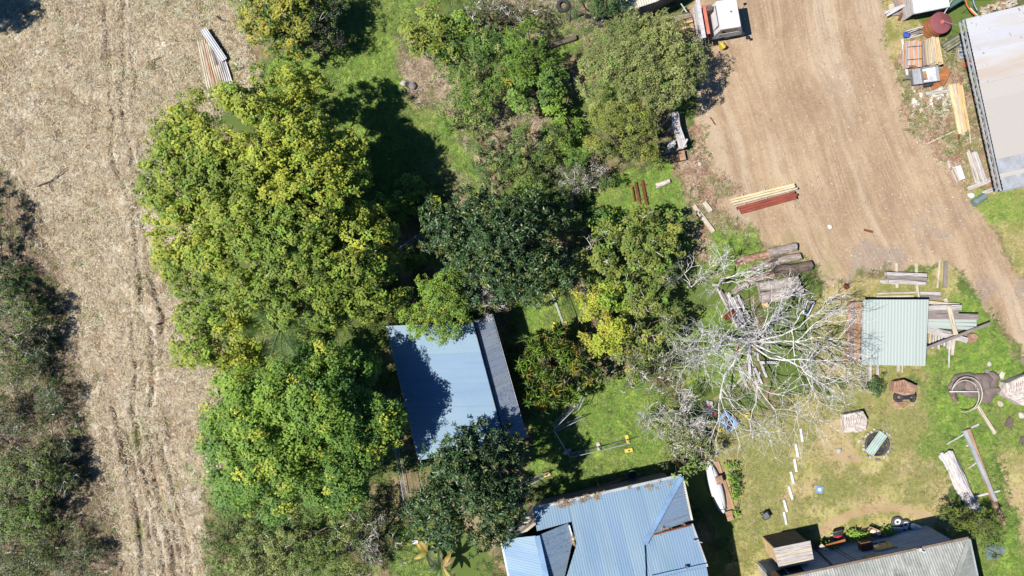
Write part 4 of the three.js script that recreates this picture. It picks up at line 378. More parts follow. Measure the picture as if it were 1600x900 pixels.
  const Bx = at0(RF(1118, 960).add(V(-0.5, 0, 0))), Ax = at0(W(812, 985, 3.4).add(V(0.4, 0, 0))), Cx = at0(W(783, 843, 3.4).add(V(0.5, 0, 0.3))); wallBetween(t, B, Bx, 0, 3.15, 0.15, M.wallCream); wallBetween(t, A, Cx, 0, 3.2, 0.15, M.wallCream); wallBetween(t, Cx, Ax, 0, 3.2, 0.15, M.wallCream); wallBetween(t, Ax, Bx, 0, 3.2, 0.15, M.wallCream);
  const m = A.clone().lerp(B, 0.35); for (const [k, w, mt] of [[0.22, 1.1, M.glass], [0.42, 0.8, M.paleBlue], [0.72, 1.5, M.charcoal]]) { const p = A.clone().lerp(B, k), f = part('window', box(w, 1.1, 0.08), M.cream, t); f.position.copy(p).sub(t.position).addScaledVector(dn, -0.11).setY(1.9); f.rotation.y = Math.atan2(-e.z, e.x); const pane = part('pane', box(w - 0.14, 0.96, 0.03), mt, f); pane.position.z = -0.04; }
  const vent = part('vent_pipe', [cyl(0.05, 0.05, 0.35, 8), rod(V(0, 0.17, 0), V(0.4, 0.22, 0.05), 0.03)], M.galv, t); vent.position.copy(L(1084, 843)).sub(t.position).add(V(0, 0.12, 0)); const v2 = part('roof_vent', cyl(0.07, 0.09, 0.3, 10), M.galvDark, t); v2.position.copy(L(1072, 884)).sub(t.position).add(V(0, 0.15, 0));
  between('roof_pipe', L(1018, 899).add(V(0, 0.1, 0)), L(1103, 880).add(V(0, 0.1, 0)), 0.06, 0.06, M.paleBlue, t);
  const st = part('side_awning', box(1.3, 0.05, 1.1), M.wallGrey, t); st.position.copy(W(806, 838, 2.6)).sub(t.position); st.rotation.y = 0.2; const st2 = part('side_awning', box(0.8, 0.05, 0.7), M.cream, t); st2.position.copy(W(826, 812, 2.3)).sub(t.position); st2.rotation.y = 0.2;
}
{ // house with the lichen grey roof
  const E0 = W(1178, 914, 3.6), E1 = W(1514, 842, 3.6), e = E1.clone().sub(E0).normalize(), dn = V(-e.z, 0, e.x), t = thing('house', 'house with mottled grey roof and shaded blue wall facing the lawn', 'house', at0(W(1350, 900)));
  const up = (p, k) => p.clone().addScaledVector(dn, k).add(V(0, k * 0.36, 0)); roofPlane(t, [E0, E1, up(E1, 5).addScaledVector(e, -4.6), up(E0, 5)], dn.clone().add(V(0, 0.36, 0)), M.greyRoof, { pitch: 0.15, amp: 0.012 }); const E2 = E1.clone().addScaledVector(dn, 10); roofPlane(t, [E1, E2, up(E1, 5).addScaledVector(e, -4.6)], e.clone().negate().add(V(0, 0.36, 0)), M.greyRoof, { pitch: 0.15, amp: 0.012 });
  roofPlane(t, [up(E0, 5).addScaledVector(e, 0), up(E1, 5).addScaledVector(e, -4.6), E1.clone().addScaledVector(dn, 10), E0.clone().addScaledVector(dn, 10)], dn.clone().add(V(0, -0.36, 0)), M.greyRoof, { pitch: 0.15, amp: 0.012 }); between('hip_cap', E1.clone().add(V(0, 0.04, 0)), up(E1, 5).addScaledVector(e, -4.6).add(V(0, 0.04, 0)), 0.26, 0.03, M.greyRoof[1], t); between('gutter', E0.clone().add(V(0, -0.06, 0)).addScaledVector(dn, -0.06), E1.clone().add(V(0, -0.06, 0)).addScaledVector(dn, -0.06), 0.12, 0.1, M.soil, t); between('gutter', E1.clone().add(V(0.05, -0.06, 0)), E2.clone().add(V(0.05, -0.06, 0)), 0.12, 0.1, M.galv, t);
  const A = at0(W(1184, 879)), B = at0(W(1447, 822)); wallBetween(t, A, B, 0, 3.5, 0.14, M.wallBlue, 'wall', 'pale blue weatherboard wall in shade'); const B2 = B.clone().addScaledVector(dn, 9); wallBetween(t, B, B2, 0, 3.5, 0.14, M.wallCream); wallBetween(t, A, A.clone().addScaledVector(dn, 9), 0, 3.5, 0.14, M.wallCream); wallBetween(t, A.clone().addScaledVector(dn, 9), B2, 0, 3.5, 0.14, M.wallCream);
  const turn = Math.atan2(-e.z, e.x), onWall = (k, y, dz, mesh) => { mesh.position.copy(A.clone().lerp(B, k)).sub(t.position).addScaledVector(dn, -dz).setY(y); mesh.rotation.y = turn; return mesh; };
  for (let i = 0; i < 16; i++) onWall(0.5, 0.2 + i * 0.21, 0.078, part('weatherboard', box(A.distanceTo(B) - 0.02, 0.2, 0.016).rotateX(0.05), M.wallBlue, t));
  for (const [k, y, w, hh] of [[0.66, 1.6, 1.15, 1.0], [0.09, 2.5, 1.9, 1.2], [0.56, 2.7, 0.9, 0.5]]) { const f = onWall(k, y, 0.12, part('window', box(w + 0.14, hh + 0.14, 0.06), M.wallBlue, t)); const p = part('pane', box(w, hh, 0.03), M.glass, f); p.position.z = -0.03; const bar = part('glazing_bar', box(0.04, hh, 0.035), M.wallBlue, f); bar.position.z = -0.035; }
  onWall(0.335, 1.6, 0.14, part('downpipe', box(0.09, 3, 0.08).rotateZ(0.04), M.charcoal, t)); for (const k of [0.44, 0.46]) onWall(k, 1.9, 0.1, part('wall_pipe', box(0.04, 2.9, 0.04).rotateZ(-0.12), M.galvDark, t)); const ac = onWall(0.575, 1.5, 0.3, part('window_box', rbox(0.75, 0.5, 0.45, 0.04), M.rustDark, t, 'brown boxed window unit')); for (let i = 0; i < 4; i++) { const l = part('vent_slat', box(0.6, 0.03, 0.03, 0, -0.15 + i * 0.09, -0.23), M.brownWood, ac); }
  const ant = part('antenna', [rod(V(0, 0, 0), V(0, 1.2, 0), 0.02), rod(V(-0.5, 1.15, 0), V(0.5, 1.15, 0.05), 0.015), ...[-0.4, -0.2, 0, 0.2, 0.4].map((x) => rod(V(x, 1.15, -0.3), V(x, 1.15, 0.3), 0.012))], M.galv, t); ant.position.copy(W(1528, 902, 3.7)).sub(t.position);
  const rp = part('roof_bracket', [rod(V(-0.2, 0, 0), V(0.2, 0.1, 0.15), 0.03), box(0.12, 0.1, 0.1)], M.white, t); rp.position.copy(W(1438, 858, 3.72)).sub(t.position);
  
}
{ // outhouse with board roof
  const t = thing('outhouse', 'small lean-to outhouse with weathered board roof against the shaded blue wall', 'outhouse', at0(W(1240, 866, 2.2))), c = [[1208, 857], [1266, 845], [1272, 877], [1217, 887]].map(([x, y], i) => W(x, y, i < 2 ? 2.15 : 2.3)), e = c[1].clone().sub(c[0]).normalize();
  for (let i = 0; i < 6; i++) { const k = (i + 0.5) / 6, m = between('roof_board', c[0].clone().lerp(c[3], k), c[1].clone().lerp(c[2], k), 0.235, 0.04, [M.greyWood, M.greyWood, M.paleWood][i % 3], t); m.rotateX(rr(-0.03, 0.03)); }
  const q = c.map((p) => at0(t.position.clone().lerp(at0(p), 0.88))); for (let i = 0; i < 4; i++) wallBetween(t, q[i], q[(i + 1) % 4], 0, 2.08, 0.08, i === 3 ? M.pine2 : M.barkDark); const fl = part('floor', box(2, 0.08, 1), M.darkWood, t); fl.position.y = 0.05; fl.rotation.y = 0.2; const bc = part('bench', box(1.8, 0.4, 0.35), M.barkDark, t); bc.position.set(0.1, 0.25, 0.3); bc.rotation.y = 0.2;
}
{ // open metal shed
  const h = 3.7, A = W(1508, 30, h), B = W(1567, 298, h), e = B.clone().sub(A).normalize(), r = V(-e.z, 0, e.x).negate(); if (r.x < 0) r.negate(); const w = 11, t = thing('metal_shed', 'long open-sided metal shed with rust-streaked white and beige roof', 'shed', at0(A.clone().lerp(B, 0.5)));
  const L = A.distanceTo(B), pt = (k, s, dy = 0) => A.clone().addScaledVector(e, L * k).addScaledVector(r, s).add(V(0, s * 0.08 + dy, 0)), rib = r.clone().add(V(0, 0.08, 0));
  const bands = [[0, 0.38, M.paleRoof, 0.03], [0.375, 0.82, M.beigeRoof, 0], [0.82, 0.9, [M.galv], 0.0], [0.9, 0.93, M.beigeRoof, 0.01], [0.925, 1.0, [M.galv], 0.03]]; for (const [k0, k1, m, dy] of bands) roofPlane(t, [pt(k0, 0, dy), pt(k0, w, dy), pt(k1, w, dy), pt(k1, 0, dy)], rib, m, { sw: 1.0, pitch: 0.2, amp: k0 > 0.9 ? 0.025 : 0.01 });
  for (const dy of [-0.08, -0.42]) between('truss_chord', pt(0, -0.03, dy - 0.04), pt(1, -0.03, dy - 0.04), 0.07, 0.07, M.galv, t); const nb = 26; for (let i = 0; i < nb; i++) between('truss_brace', pt(i / nb, -0.03, i % 2 ? -0.12 : -0.46), pt((i + 1) / nb, -0.03, i % 2 ? -0.46 : -0.12), 0.04, 0.05, M.galv, t);
  between('gutter', pt(0, -0.1, -0.02), pt(1, -0.1, -0.02), 0.07, 0.07, M.galv, t);
  for (const k of [0.02, 0.34, 0.66, 0.98]) for (const s of [3, 6, 10.6]) { const a = pt(k, s, -0.1); between('post', at0(a), a, 0.14, 0.14, M.galvDark, t); }
  for (const k of [0, 0.34, 0.66, 1]) between('rafter', pt(k, 0, -0.2), pt(k, w, -0.2), 0.1, 0.16, M.galvDark, t); between('barge_board', pt(1.004, 0, -0.05), pt(1.004, w, -0.05), 0.04, 0.2, M.galv, t); wallBetween(t, at0(pt(0, w - 0.3)), at0(pt(1, w - 0.3)), 0, 4.2, 0.1, M.galvDark);
}
{ // white roofed lean-to
  const h = 1.5, c = [[1422, -30], [1478, -45], [1484, 10], [1429, 21]].map(([x, y]) => W(x, y, h)), t = thing('lean_to', 'low lean-to with clean white sheet roof beside the rusty tank', 'shed', at0(c[0].clone().lerp(c[2], 0.5)));
  roofPlane(t, c, c[1].clone().sub(c[0]), [M.white], { sw: 0.8, amp: 0.006 }); for (const p of c) between('post', at0(p.clone().lerp(t.position, 0.1)), p.clone().lerp(t.position.clone().setY(h), 0.1).add(V(0, -0.03, 0)), 0.09, 0.09, M.greyWood, t); for (const [i, j] of [[2, 3], [3, 0], [0, 1]]) between('edge_beam', c[i].clone().add(V(0, -0.07, 0)), c[j].clone().add(V(0, -0.07, 0)), 0.05, 0.1, M.silverWood, t); wallBetween(t, at0(c[0].clone().lerp(t.position, 0.12)), at0(c[1].clone().lerp(t.position, 0.12)), 0, 1.4, 0.05, M.greyWood); wallBetween(t, at0(c[0].clone().lerp(t.position, 0.12)), at0(c[3].clone().lerp(t.position, 0.12)), 0, 1.4, 0.05, M.greyWood);
}
{ // shed at the head of the yard
  const h = 2.6, c = [[958, -30], [1060, -62], [1080, -30], [1027, 1], [972, 19]].map(([x, y]) => W(x, y, h)), t = thing('white_shed', 'cream-white ribbed roof corner of a shed above the olive-green tree', 'shed', at0(W(1010, -20, h)));
  roofPlane(t, c, c[4].clone().sub(c[0]), [M.cream], { sw: 0.8, pitch: 0.15 }); const q = c.map((p) => at0(t.position.clone().lerp(at0(p), 0.9))); for (let i = 0; i < 5; i++) wallBetween(t, q[i], q[(i + 1) % 5], 0, 2.45, 0.1, M.galvDark); for (let i = 0; i < 5; i++) between('eave_trim', c[i].clone().add(V(0, -0.06, 0)), c[(i + 1) % 5].clone().add(V(0, -0.06, 0)), 0.05, 0.08, M.white, t);
}
{ // mint roofed timber shelter: sheets laid over stacked timber
  const h = 1.05, c = [[1348, 468], [1451, 468], [1446.5, 572], [1346, 570]].map(([x, y], i) => W(x, y, h + (i === 1 || i === 2 ? 0.1 : 0))), t = thing('timber_shelter', 'square mint-green ribbed sheet roof covering a stack of sawn timber', 'shelter', at0(c[0].clone().lerp(c[2], 0.5)));
  roofPlane(t, c, c[3].clone().sub(c[0]), M.mint, { sw: 0.76, pitch: 0.19, amp: 0.007 });
  for (const k of [0.05, 0.5, 0.95]) between('purlin', c[0].clone().lerp(c[3], k).add(V(0, -0.06, 0)), c[1].clone().lerp(c[2], k).add(V(0, -0.06, 0)), 0.08, 0.07, M.greyWood, t); for (const p of c) { const q = p.clone().lerp(t.position.clone().setY(h), 0.1); between('post', at0(q), q.add(V(0, -0.09, 0)), 0.1, 0.1, M.greyWood, t); }
}
seed(111);
const bundle = (n, label, cat, group) => thing(n, label, cat, V(0, 0, 0), 0, group);
function stack(name, label, cat, corners, rows, layers, t, h0, mats, pieceName = 'plank', gap = 0.008, rowShift = 0) { // planks side by side between two ends: corners a,b (one long side) and d,c (the other)
  const [a, b, c, d] = corners, ctr = W((a[0] + c[0]) / 2, (a[1] + c[1]) / 2), root = thing(name, label, cat, ctr); const top = h0 + layers * t;
  for (let l = 0; l < layers; l++) { const h = h0 + (l + 1) * t; for (let i = 0; i < rows; i++) { const k = (i + 0.5) / rows, A = W(a[0] + (d[0] - a[0]) * k, a[1] + (d[1] - a[1]) * k, top).setY(h), B = W(b[0] + (c[0] - b[0]) * k, b[1] + (c[1] - b[1]) * k, top).setY(h), u = B.clone().sub(A).normalize(); A.addScaledVector(u, rr(-0.06, 0.06) - rowShift * rnd()); B.addScaledVector(u, rr(-0.06, 0.06) + rowShift * rnd()); const wd = W(a[0], a[1], top).distanceTo(W(d[0], d[1], top)) / rows; const m = part(pieceName, boardGeo(A.distanceTo(B), t * 0.92, wd - gap, 0.008), pick(mats), root); align(m, A, B); m.position.y -= t / 2; m.position.sub(root.position); m.rotateX(rr(-0.05, 0.05)); } }
  return root;
}
// timber sticking out round the mint shelter
{ const t = stack('timber_stack', 'stack of grey sawn planks lying beneath the mint-green shelter roof', 'timber', [[1352, 480], [1444, 480], [1444, 560], [1352, 560]], 10, 3, 0.22, 0.15, [M.greyWood, M.darkWood, M.brownWood]); }
{ const t = thing('plank_pile', 'grey planks and pale sheets poking out beside the mint shelter, toward the driveway', 'timber', W(1490, 500)); let i = 0;
  for (const [p, q, w, h, m] of [[[1440, 481.5], [1503, 480], 0.3, 0.62, M.greyWood], [[1440, 487], [1498, 488], 0.28, 0.6, M.darkWood], [[1440, 494], [1529, 495], 0.36, 0.66, M.darkWood], [[1440, 514], [1512, 532], 0.34, 0.4, M.greyWood], [[1440, 511], [1486, 522], 0.3, 0.3, M.greyWood], [[1446, 472], [1500, 477], 0.2, 0.3, M.paleWood]]) span('plank', p, q, w, 0.08, h, m, t);
  for (const [p, q, w, h] of [[[1440, 499.5], [1526, 501.5], 0.22, 0.5], [[1440, 505], [1526, 507.5], 0.2, 0.46], [[1440, 509], [1525, 513.5], 0.2, 0.42]]) span('metal_sheet', p, q, w, 0.02, h, M.mint[i++], t);
  span('cross_plank', [1483, 478], [1494, 523], 0.26, 0.06, 0.76, M.paleWood, t); span('cross_plank', [1492, 520], [1488, 555], 0.18, 0.06, 0.3, M.paleWood, t);
  for (let k = 0; k < 9; k++) span('bearer', [1455 + k * 4.4, 510 + k * 1.5], [1453 + k * 4.6, rr(535, 546)], 0.1, 0.08, 0.2, pick([M.paleWood, M.silverWood]), t); }
tagged(span('beam', [1448, 544], [1548, 505], 0.17, 0.16, [0.75, 0.6], M.darkWood), 'long dark grey beam lying diagonally across the planks beside the mint shelter', 'beam');
tagged(span('stake', [1484, 520], [1483, 574], 0.08, 0.06, 0.28, M.silverWood), 'thin pale stake lying on grass below the plank pile beside the shelter', 'stake');
single('stump', 'small brown tree stump at the end of the diagonal grey beam', 'stump', rough(cyl(0.28, 0.36, 0.25, 10), 0.08, 4), M.barkBrown, W(1517, 528).setY(0.12));
stack('board_stack', 'reddish brown boards standing along the left edge of the mint shelter', 'timber', [[1326, 472], [1322, 566], [1344, 566], [1346, 472]], 4, 2, 0.1, 0.1, [M.brownWood, M.barkBrown, M.darkWood], 'board');
{ const t = thing('board_stack', 'loose weathered boards on bare earth along the top of the mint shelter', 'timber', W(1420, 462)); for (const [p, q, w, h, m] of [[[1370, 459], [1432, 457], 0.1, 0.1, M.greyWood], [[1370, 464], [1428, 463], 0.14, 0.1, M.paleWood], [[1433, 448], [1436, 466], 0.12, 0.14, M.paleWood], [[1438, 458], [1470, 459], 0.2, 0.16, M.greyWood], [[1438, 464], [1472, 466], 0.22, 0.14, M.darkWood], [[1477, 466], [1481, 478], 0.2, 0.16, M.paleWood]]) span('board', p, q, w, 0.07, h, m, t); }
{ const t = thing('board_stack', 'short pale posts sticking out under the lower edge of the mint shelter', 'timber', W(1370, 580)); for (const [p, q, w] of [[[1360, 560], [1360, 596], 0.18], [[1371, 560], [1372, 586], 0.14], [[1404, 560], [1404, 580], 0.14], [[1410, 560], [1410, 582], 0.08]]) span('post', p, q, w, 0.1, 0.2, pick([M.paleWood, M.greyWood]), t); }
{ const t = stack('plank_stack', 'low stack of dark weathered beams on the dirt yard above the shelter', 'timber', [[1387, 425], [1450, 427], [1448, 446], [1388, 442]], 3, 2, 0.2, 0.12, [M.darkWood, M.greyWood], 'beam'); span('plank', [1375, 440], [1400, 442], 0.2, 0.08, 0.2, M.greyWood, t); for (const x of [1401, 1432]) span('bearer', [x, 411], [x + 1, 450], 0.16, 0.1, 0.12, M.paleWood, t); }
tagged(span('plank', [1479, 409], [1477, 450], 0.24, 0.1, 0.12, M.darkWood), 'single broad grey plank at the driveway edge beside the dark beam stack', 'plank');
tagged(span('stick', [1469, 405], [1465, 450], 0.1, 0.06, 0.08, M.paleWood), 'thin pale stick between the dark beam stack and the broad grey plank', 'stick');
// lumber bundle in the yard
{ const y = stack('lumber_bundle', 'bundle of fresh yellow sawn boards lying on the dirt yard', 'lumber', [[1143.5, 310], [1241, 286], [1244, 296.5], [1147, 321]], 3, 3, 0.14, 0.1, [M.pine, M.pine, M.pine2, M.paleWood], 'board', 0.03, 0.06); for (const k of [0.15, 0.5, 0.85]) span('bearer', [1145 + 97 * k, 306 - 24 * k], [1150 + 97 * k, 326 - 24 * k], 0.1, 0.1, 0.1, M.greyWood, y); }
{ const y = stack('lumber_bundle', 'bundle of red-stained sawn boards beside the yellow boards on the yard', 'lumber', [[1155, 322], [1241, 298.5], [1243.5, 311], [1164, 333]], 3, 3, 0.14, 0.1, [M.redWood, M.redWood2, M.redWood2], 'board', 0.03, 0.12); for (const k of [0.15, 0.5, 0.85]) span('bearer', [1160 + 82 * k, 322 - 23 * k], [1166 + 80 * k, 331 - 23 * k], 0.1, 0.1, 0.1, M.greyWood, y); }
// loose boards and sticks, each its own thing
for (const [n, p, q, w, t, h, m, l, c] of [
  ['plank', [1084, 321], [1115, 362], 0.26, 0.14, 0.18, M.paleWood, 'long pale plank on bark litter above the loose yellow-olive tree', 'plank'], ['plank', [1099.5, 316], [1111, 330], 0.3, 0.14, 0.18, M.paleWood, 'short stubby pale plank beside the long one on bark litter', 'plank'], ['stick', [1350.5, 359], [1364, 362.5], 0.12, 0.06, 0.1, M.rustDark, 'short red-brown stick alone in the middle of the dirt yard', 'stick'], ['stick', [1110, 183], [1118, 195], 0.06, 0.04, 0.06, M.rustDark, 'thin rusty stick on the dirt near the grey timber rack', 'stick'], ['stick', [1448, 225], [1493, 204], 0.07, 0.06, 0.1, M.paleWood, 'thin pale stick pointing at the foot of the long pine planks', 'stick'],
  ['plank', [1447, 146], [1483, 142], 0.2, 0.08, 0.12, M.greyWood, 'grey plank lying across the white sawdust', 'plank'], ['pole', [1411, 60], [1419, 116], 0.17, 0.16, 0.2, M.silverWood, 'long silvery pole beside the banded brown timber stack', 'pole'], ['stake', [1528, 634], [1555.5, 677], 0.17, 0.15, [0.25, 0.15], M.paleWood, 'pale wooden post leading down from the tarpaulin heap', 'post'], ['stake', [1518, 668], [1530, 663], 0.12, 0.08, 0.1, M.silverWood, 'short white stick beside the top of the twin beams', 'stick'], ['stick', [1384, 582], [1378, 583], 0.1, 0.06, 0.08, M.black, 'tiny dark stick on grass below the mint shelter', 'stick'],
  ['stick', [1480, 694], [1506, 679], 0.07, 0.05, 0.1, M.silverWood, 'bent white stick crossing the grass at the top of the twin beams', 'stick'], ['stick', [1523, 776], [1563, 767], 0.12, 0.08, 0.1, M.silverWood, 'pale cross stick under the lower half of the twin beams', 'stick'], ['stick', [1510, 697], [1518, 694], 0.08, 0.05, 0.1, M.silverWood, 'short pale peg touching the upper part of the twin beams', 'stick'], ['stick', [1513, 732], [1526, 723], 0.07, 0.05, 0.1, M.silverWood, 'short pale stick halfway down beside the twin beams', 'stick'],
  ['board', [1535, 302], [1562, 293], 0.22, 0.06, 0.12, M.greyWood, 'grey board under the lower corner of the metal shed', 'board'], ['board', [1513, 295], [1548, 281], 0.24, 0.08, 0.12, M.greyWood, 'short grey board at the lower end of the white plank bundle', 'board'], ['log', [1026, 290], [1047, 282], 0.3, 0.26, 0.3, M.barkPale, 'short pale log on bright grass beside the rusty rails', 'log'], ['log', [858, 70], [900, 57], 0.34, 0.32, 0.4, M.barkDark, 'dark fallen log below the lone tyre at the planted bed', 'log'],
]) { const round = n === 'log' || n === 'pole'; tagged(span(n, p, q, w, t, h, m, null, null, round ? (a, b, d) => logGeo(a, b, d, 0.1) : undefined), l, c); }
// sawn pine planks by the shed
{ const t = thing('pine_planks', 'four long fresh pine planks on the ground beside the metal shed', 'timber', W(1500, 170)); for (const [p, q, w, h, m] of [[[1485, 132], [1501, 209], 0.2, 0.16, M.pine], [[1491, 131], [1506, 211], 0.19, 0.2, M.paleWood], [[1497, 130], [1509, 206], 0.18, 0.22, M.pine2], [[1502, 133], [1514, 203], 0.16, 0.16, M.pine2]]) span('plank', p, q, w, 0.1, h, m, t); span('bearer', [1483, 150], [1510, 143], 0.1, 0.06, 0.06, M.brownWood, t); span('bearer', [1495, 196], [1514, 190], 0.1, 0.06, 0.06, M.brownWood, t); span('stick', [1498, 205], [1499, 218], 0.1, 0.06, 0.1, M.rustDark, t); span('stick', [1515, 200], [1517, 224], 0.06, 0.05, 0.08, M.paleWood, t); }
{ const t = thing('plank_bundle', 'bundle of weathered white planks on gravel beside the shed grass', 'timber', W(1526, 262)); for (let i = 0; i < 7; i++) span('plank', [1512 + i * 2.3 + rr(-1, 1), 236 + rr(-3, 6)], [1526 + i * 2.5 + rr(-1, 1), 284 + rr(-6, 5)], 0.12, 0.08, 0.2 + rr(0, 0.12), pick([M.silverWood, M.paleWood, M.greyWood]), t); }
{ const t = thing('plank_bundle', 'short pale planks laid side by side on gravel, with one white panel', 'timber', W(1495, 270)); for (const [p, q, w, m] of [[[1484, 268], [1492, 286], 0.1, M.brownWood], [[1487, 266], [1496, 286], 0.1, M.greyWood], [[1491, 263], [1500, 282], 0.1, M.paleWood], [[1497, 259], [1504, 280], 0.34, M.white], [[1482, 251], [1484, 262], 0.08, M.silverWood]]) span('plank', p, q, w, 0.07, 0.14, m, t); }
// stacks near the tank
{ const t = stack('banded_timber', 'brown and orange timber stack held by dark bands beside the grey trailer', 'timber', [[1418.5, 64], [1419.5, 103], [1441, 103], [1440, 63]], 6, 4, 0.17, 0.05, [M.orangeWood, M.brownWood, M.greyWood, M.orangeWood], 'beam', 0.012); for (const y of [72, 92]) span('strap', [1418, y + 1.5], [1441, y - 0.5], 0.04, 0.012, 0.755, M.black, t); }
{ const t = stack('timber_stack', 'grey weathered planks stacked between the banded timber and the pale timber', 'timber', [[1441, 66], [1443, 104], [1452, 103], [1450, 64]], 3, 3, 0.15, 0.05, [M.greyWood, M.darkWood, M.silverWood]); }
{ const t = stack('timber_stack', 'pale cream split timber stacked highest, just below the rusty tank', 'timber', [[1452, 61], [1455, 98], [1474.5, 97], [1467, 58]], 7, 5, 0.18, 0.05, [M.pine, M.paleWood, M.pine2], 'beam', 0.03, 0.08); }
// rusty tank
{ const t = thing('water_tank', 'rusty round steel tank with dark red lid beside the white lean-to', 'tank', at0(W(1471, 35, 1.1))); part('body', [cyl(0.62, 0.64, 1.06, 32, 0, 0.53), ...[0.25, 0.55, 0.85].map((y) => new THREE.TorusGeometry(0.635, 0.015, 6, 32).rotateX(Math.PI / 2).translate(0, y, 0))].map((g) => metreUV(g)), M.rustOrange, t); part('lid', metreUV(new THREE.LatheGeometry([[0, 1.2], [0.1, 1.19], [0.5, 1.1], [0.66, 1.06], [0.66, 1.02]].map(([x, y]) => new THREE.Vector2(x, y)), 32)), M.rustRed, t); part('cap', rough(cyl(0.1, 0.12, 0.06, 10, 0, 1.2), 0.02, 8), M.salmon, t); part('pipe', tube([V(0.1, 1.2, -0.5), V(0.2, 1.35, -0.75), V(0.5, 1.4, -1.3)], 0.035, 0.035, 6), M.galv, t); }
tagged(part('wire', tube([W(1520, 35, 3.8), W(1500, 40, 2.2), W(1472, 33, 1.25)], 0.015, 0.015, 4), M.galv, scene), 'thin wire from the rusty tank lid to the metal shed corner', 'wire');
{ const t = thing('green_pipe', 'dark green pipe slanting above the rusty tank, beside the white lean-to', 'pipe', W(1490, 8)); part('pipe_body', rod(W(1478, 14, 0.9).sub(t.position), W(1506, -4, 1.1).sub(t.position), 0.14, 12), std(C(92, 128, 116), 0.6), t); part('end_ring', new THREE.TorusGeometry(0.14, 0.02, 6, 16).translate(0, 0, 0), M.galv, t).position.copy(W(1478, 14, 0.9).sub(t.position)); }
{ const t = thing('trailer', 'small grey box trailer with white floor below the timber stacks', 'trailer', at0(W(1449, 117, 0.6)), 0.14); const L = 1.05, Wd = 0.95; part('bed', box(L, 0.04, Wd, 0.15, 0.4), M.white, t); for (const s of [-1, 1]) part('side_panel', box(L, 0.3, 0.04, 0.15, 0.55, s * (Wd / 2 - 0.02)), M.galv, t); part('tail_panel', box(0.04, 0.3, Wd - 0.08, 0.15 + L / 2 - 0.02, 0.55), M.galv, t); part('front_panel', box(0.04, 0.3, Wd - 0.08, 0.15 - L / 2 + 0.02, 0.55), M.galvDark, t); part('bonnet', box(0.5, 0.05, Wd, -0.62, 0.56).rotateZ(0), M.galv, t); part('nose', box(0.5, 0.3, Wd - 0.05, -0.62, 0.38), M.galvDark, t); part('junk', rough(box(0.3, 0.12, 0.5, -0.15, 0.5), 0.1, 6), M.rust, t); for (const s of [-1, 1]) { const w = part('wheel', new THREE.TorusGeometry(0.2, 0.08, 8, 18).translate(0.15, 0.28, s * (Wd / 2 + 0.1)), M.rubber, t); part('rim', cyl(0.14, 0.14, 0.1, 14).rotateX(Math.PI / 2).translate(0.15, 0.28, s * (Wd / 2 + 0.1)), M.galv, w); } part('drawbar', box(0.6, 0.06, 0.08, -1.1, 0.35), M.galvDark, t); }
function bent(pts, h, th, mat, name, label, cat) { const s = new THREE.Shape(pts.map(([x, y]) => { const p = W(x, y, h); return new THREE.Vector2(p.x, -p.z); })), g = rough(new THREE.ExtrudeGeometry(s, { depth: th, bevelEnabled: false, steps: 1, curveSegments: 2 }).rotateX(-Math.PI / 2).translate(0, h - th, 0), 0.14, 1.7); metreUV(g); return single(name, label, cat, g, mat); }
bent([[1473, 108], [1479, 104], [1485, 112], [1481, 122], [1474, 133], [1467, 128], [1469, 118]], 0.3, 0.03, M.rustOrange, 'rusty_sheet', 'torn rusty iron sheet curled up beside the grey trailer', 'metal sheet'); bent([[1453, 132], [1466, 127], [1472, 132], [1464, 137], [1455, 140]], 0.18, 0.03, M.rustOrange, 'rusty_sheet', 'small rusty iron scrap between the grey trailer and the white sawdust', 'metal sheet');
{ const t = thing('plastic_bag', 'crumpled bright blue plastic bag at the top of the silvery pole', 'bag', W(1415, 57)); part('bag', rough(new THREE.IcosahedronGeometry(0.3, 3).scale(1, 0.45, 0.7).translate(0, 0.22, 0), 0.2, 4), M.blue, t); }
{ const t = thing('stick_pile', 'jumbled grey sticks between the blue bag and the rusty tank', 'wood pile', W(1430, 52)); for (let i = 0; i < 9; i++) span('stick', [1418 + rr(-2, 3), 60 - i * 1.6 + rr(-2, 2)], [1441 + rr(-4, 2), 53 - i * 1.2 + rr(-3, 3)], 0.06, 0.05, 0.1 + 0.03 * i, pick([M.greyWood, M.darkWood, M.silverWood]), t); }
{ const t = thing('post_bundle', 'bundle of mossy grey-green round posts leaning toward the metal shed', 'timber', W(1490, 63)); for (let i = 0; i < 6; i++) span('post', [1473 + i * 1.6, 70 + i * 1.5], [1506 + i * 0.8, 50 + i * 2], 0.16, 0.16, 0.35 + (i % 2) * 0.12, i % 2 ? std(C(150, 150, 126), 0.95, T.bark) : M.barkDark, t, null, (a, b, d) => logGeo(a, b, d, 0.05, 8)); }
{ const t = thing('scrap_heap', 'heap of black scrap and grey lumps at the shed edge below the mossy posts', 'scrap', W(1504, 68)); for (let i = 0; i < 8; i++) { const m = part('scrap_piece', rough(box(rr(0.2, 0.4), rr(0.15, 0.3), rr(0.2, 0.35)), 0.1, 5), pick([M.black, M.charcoal, M.stone, M.galv]), t); m.position.set(rr(-0.5, 0.5), 0.15, rr(-0.3, 0.4)); m.rotation.y = rr(0, 3); } }
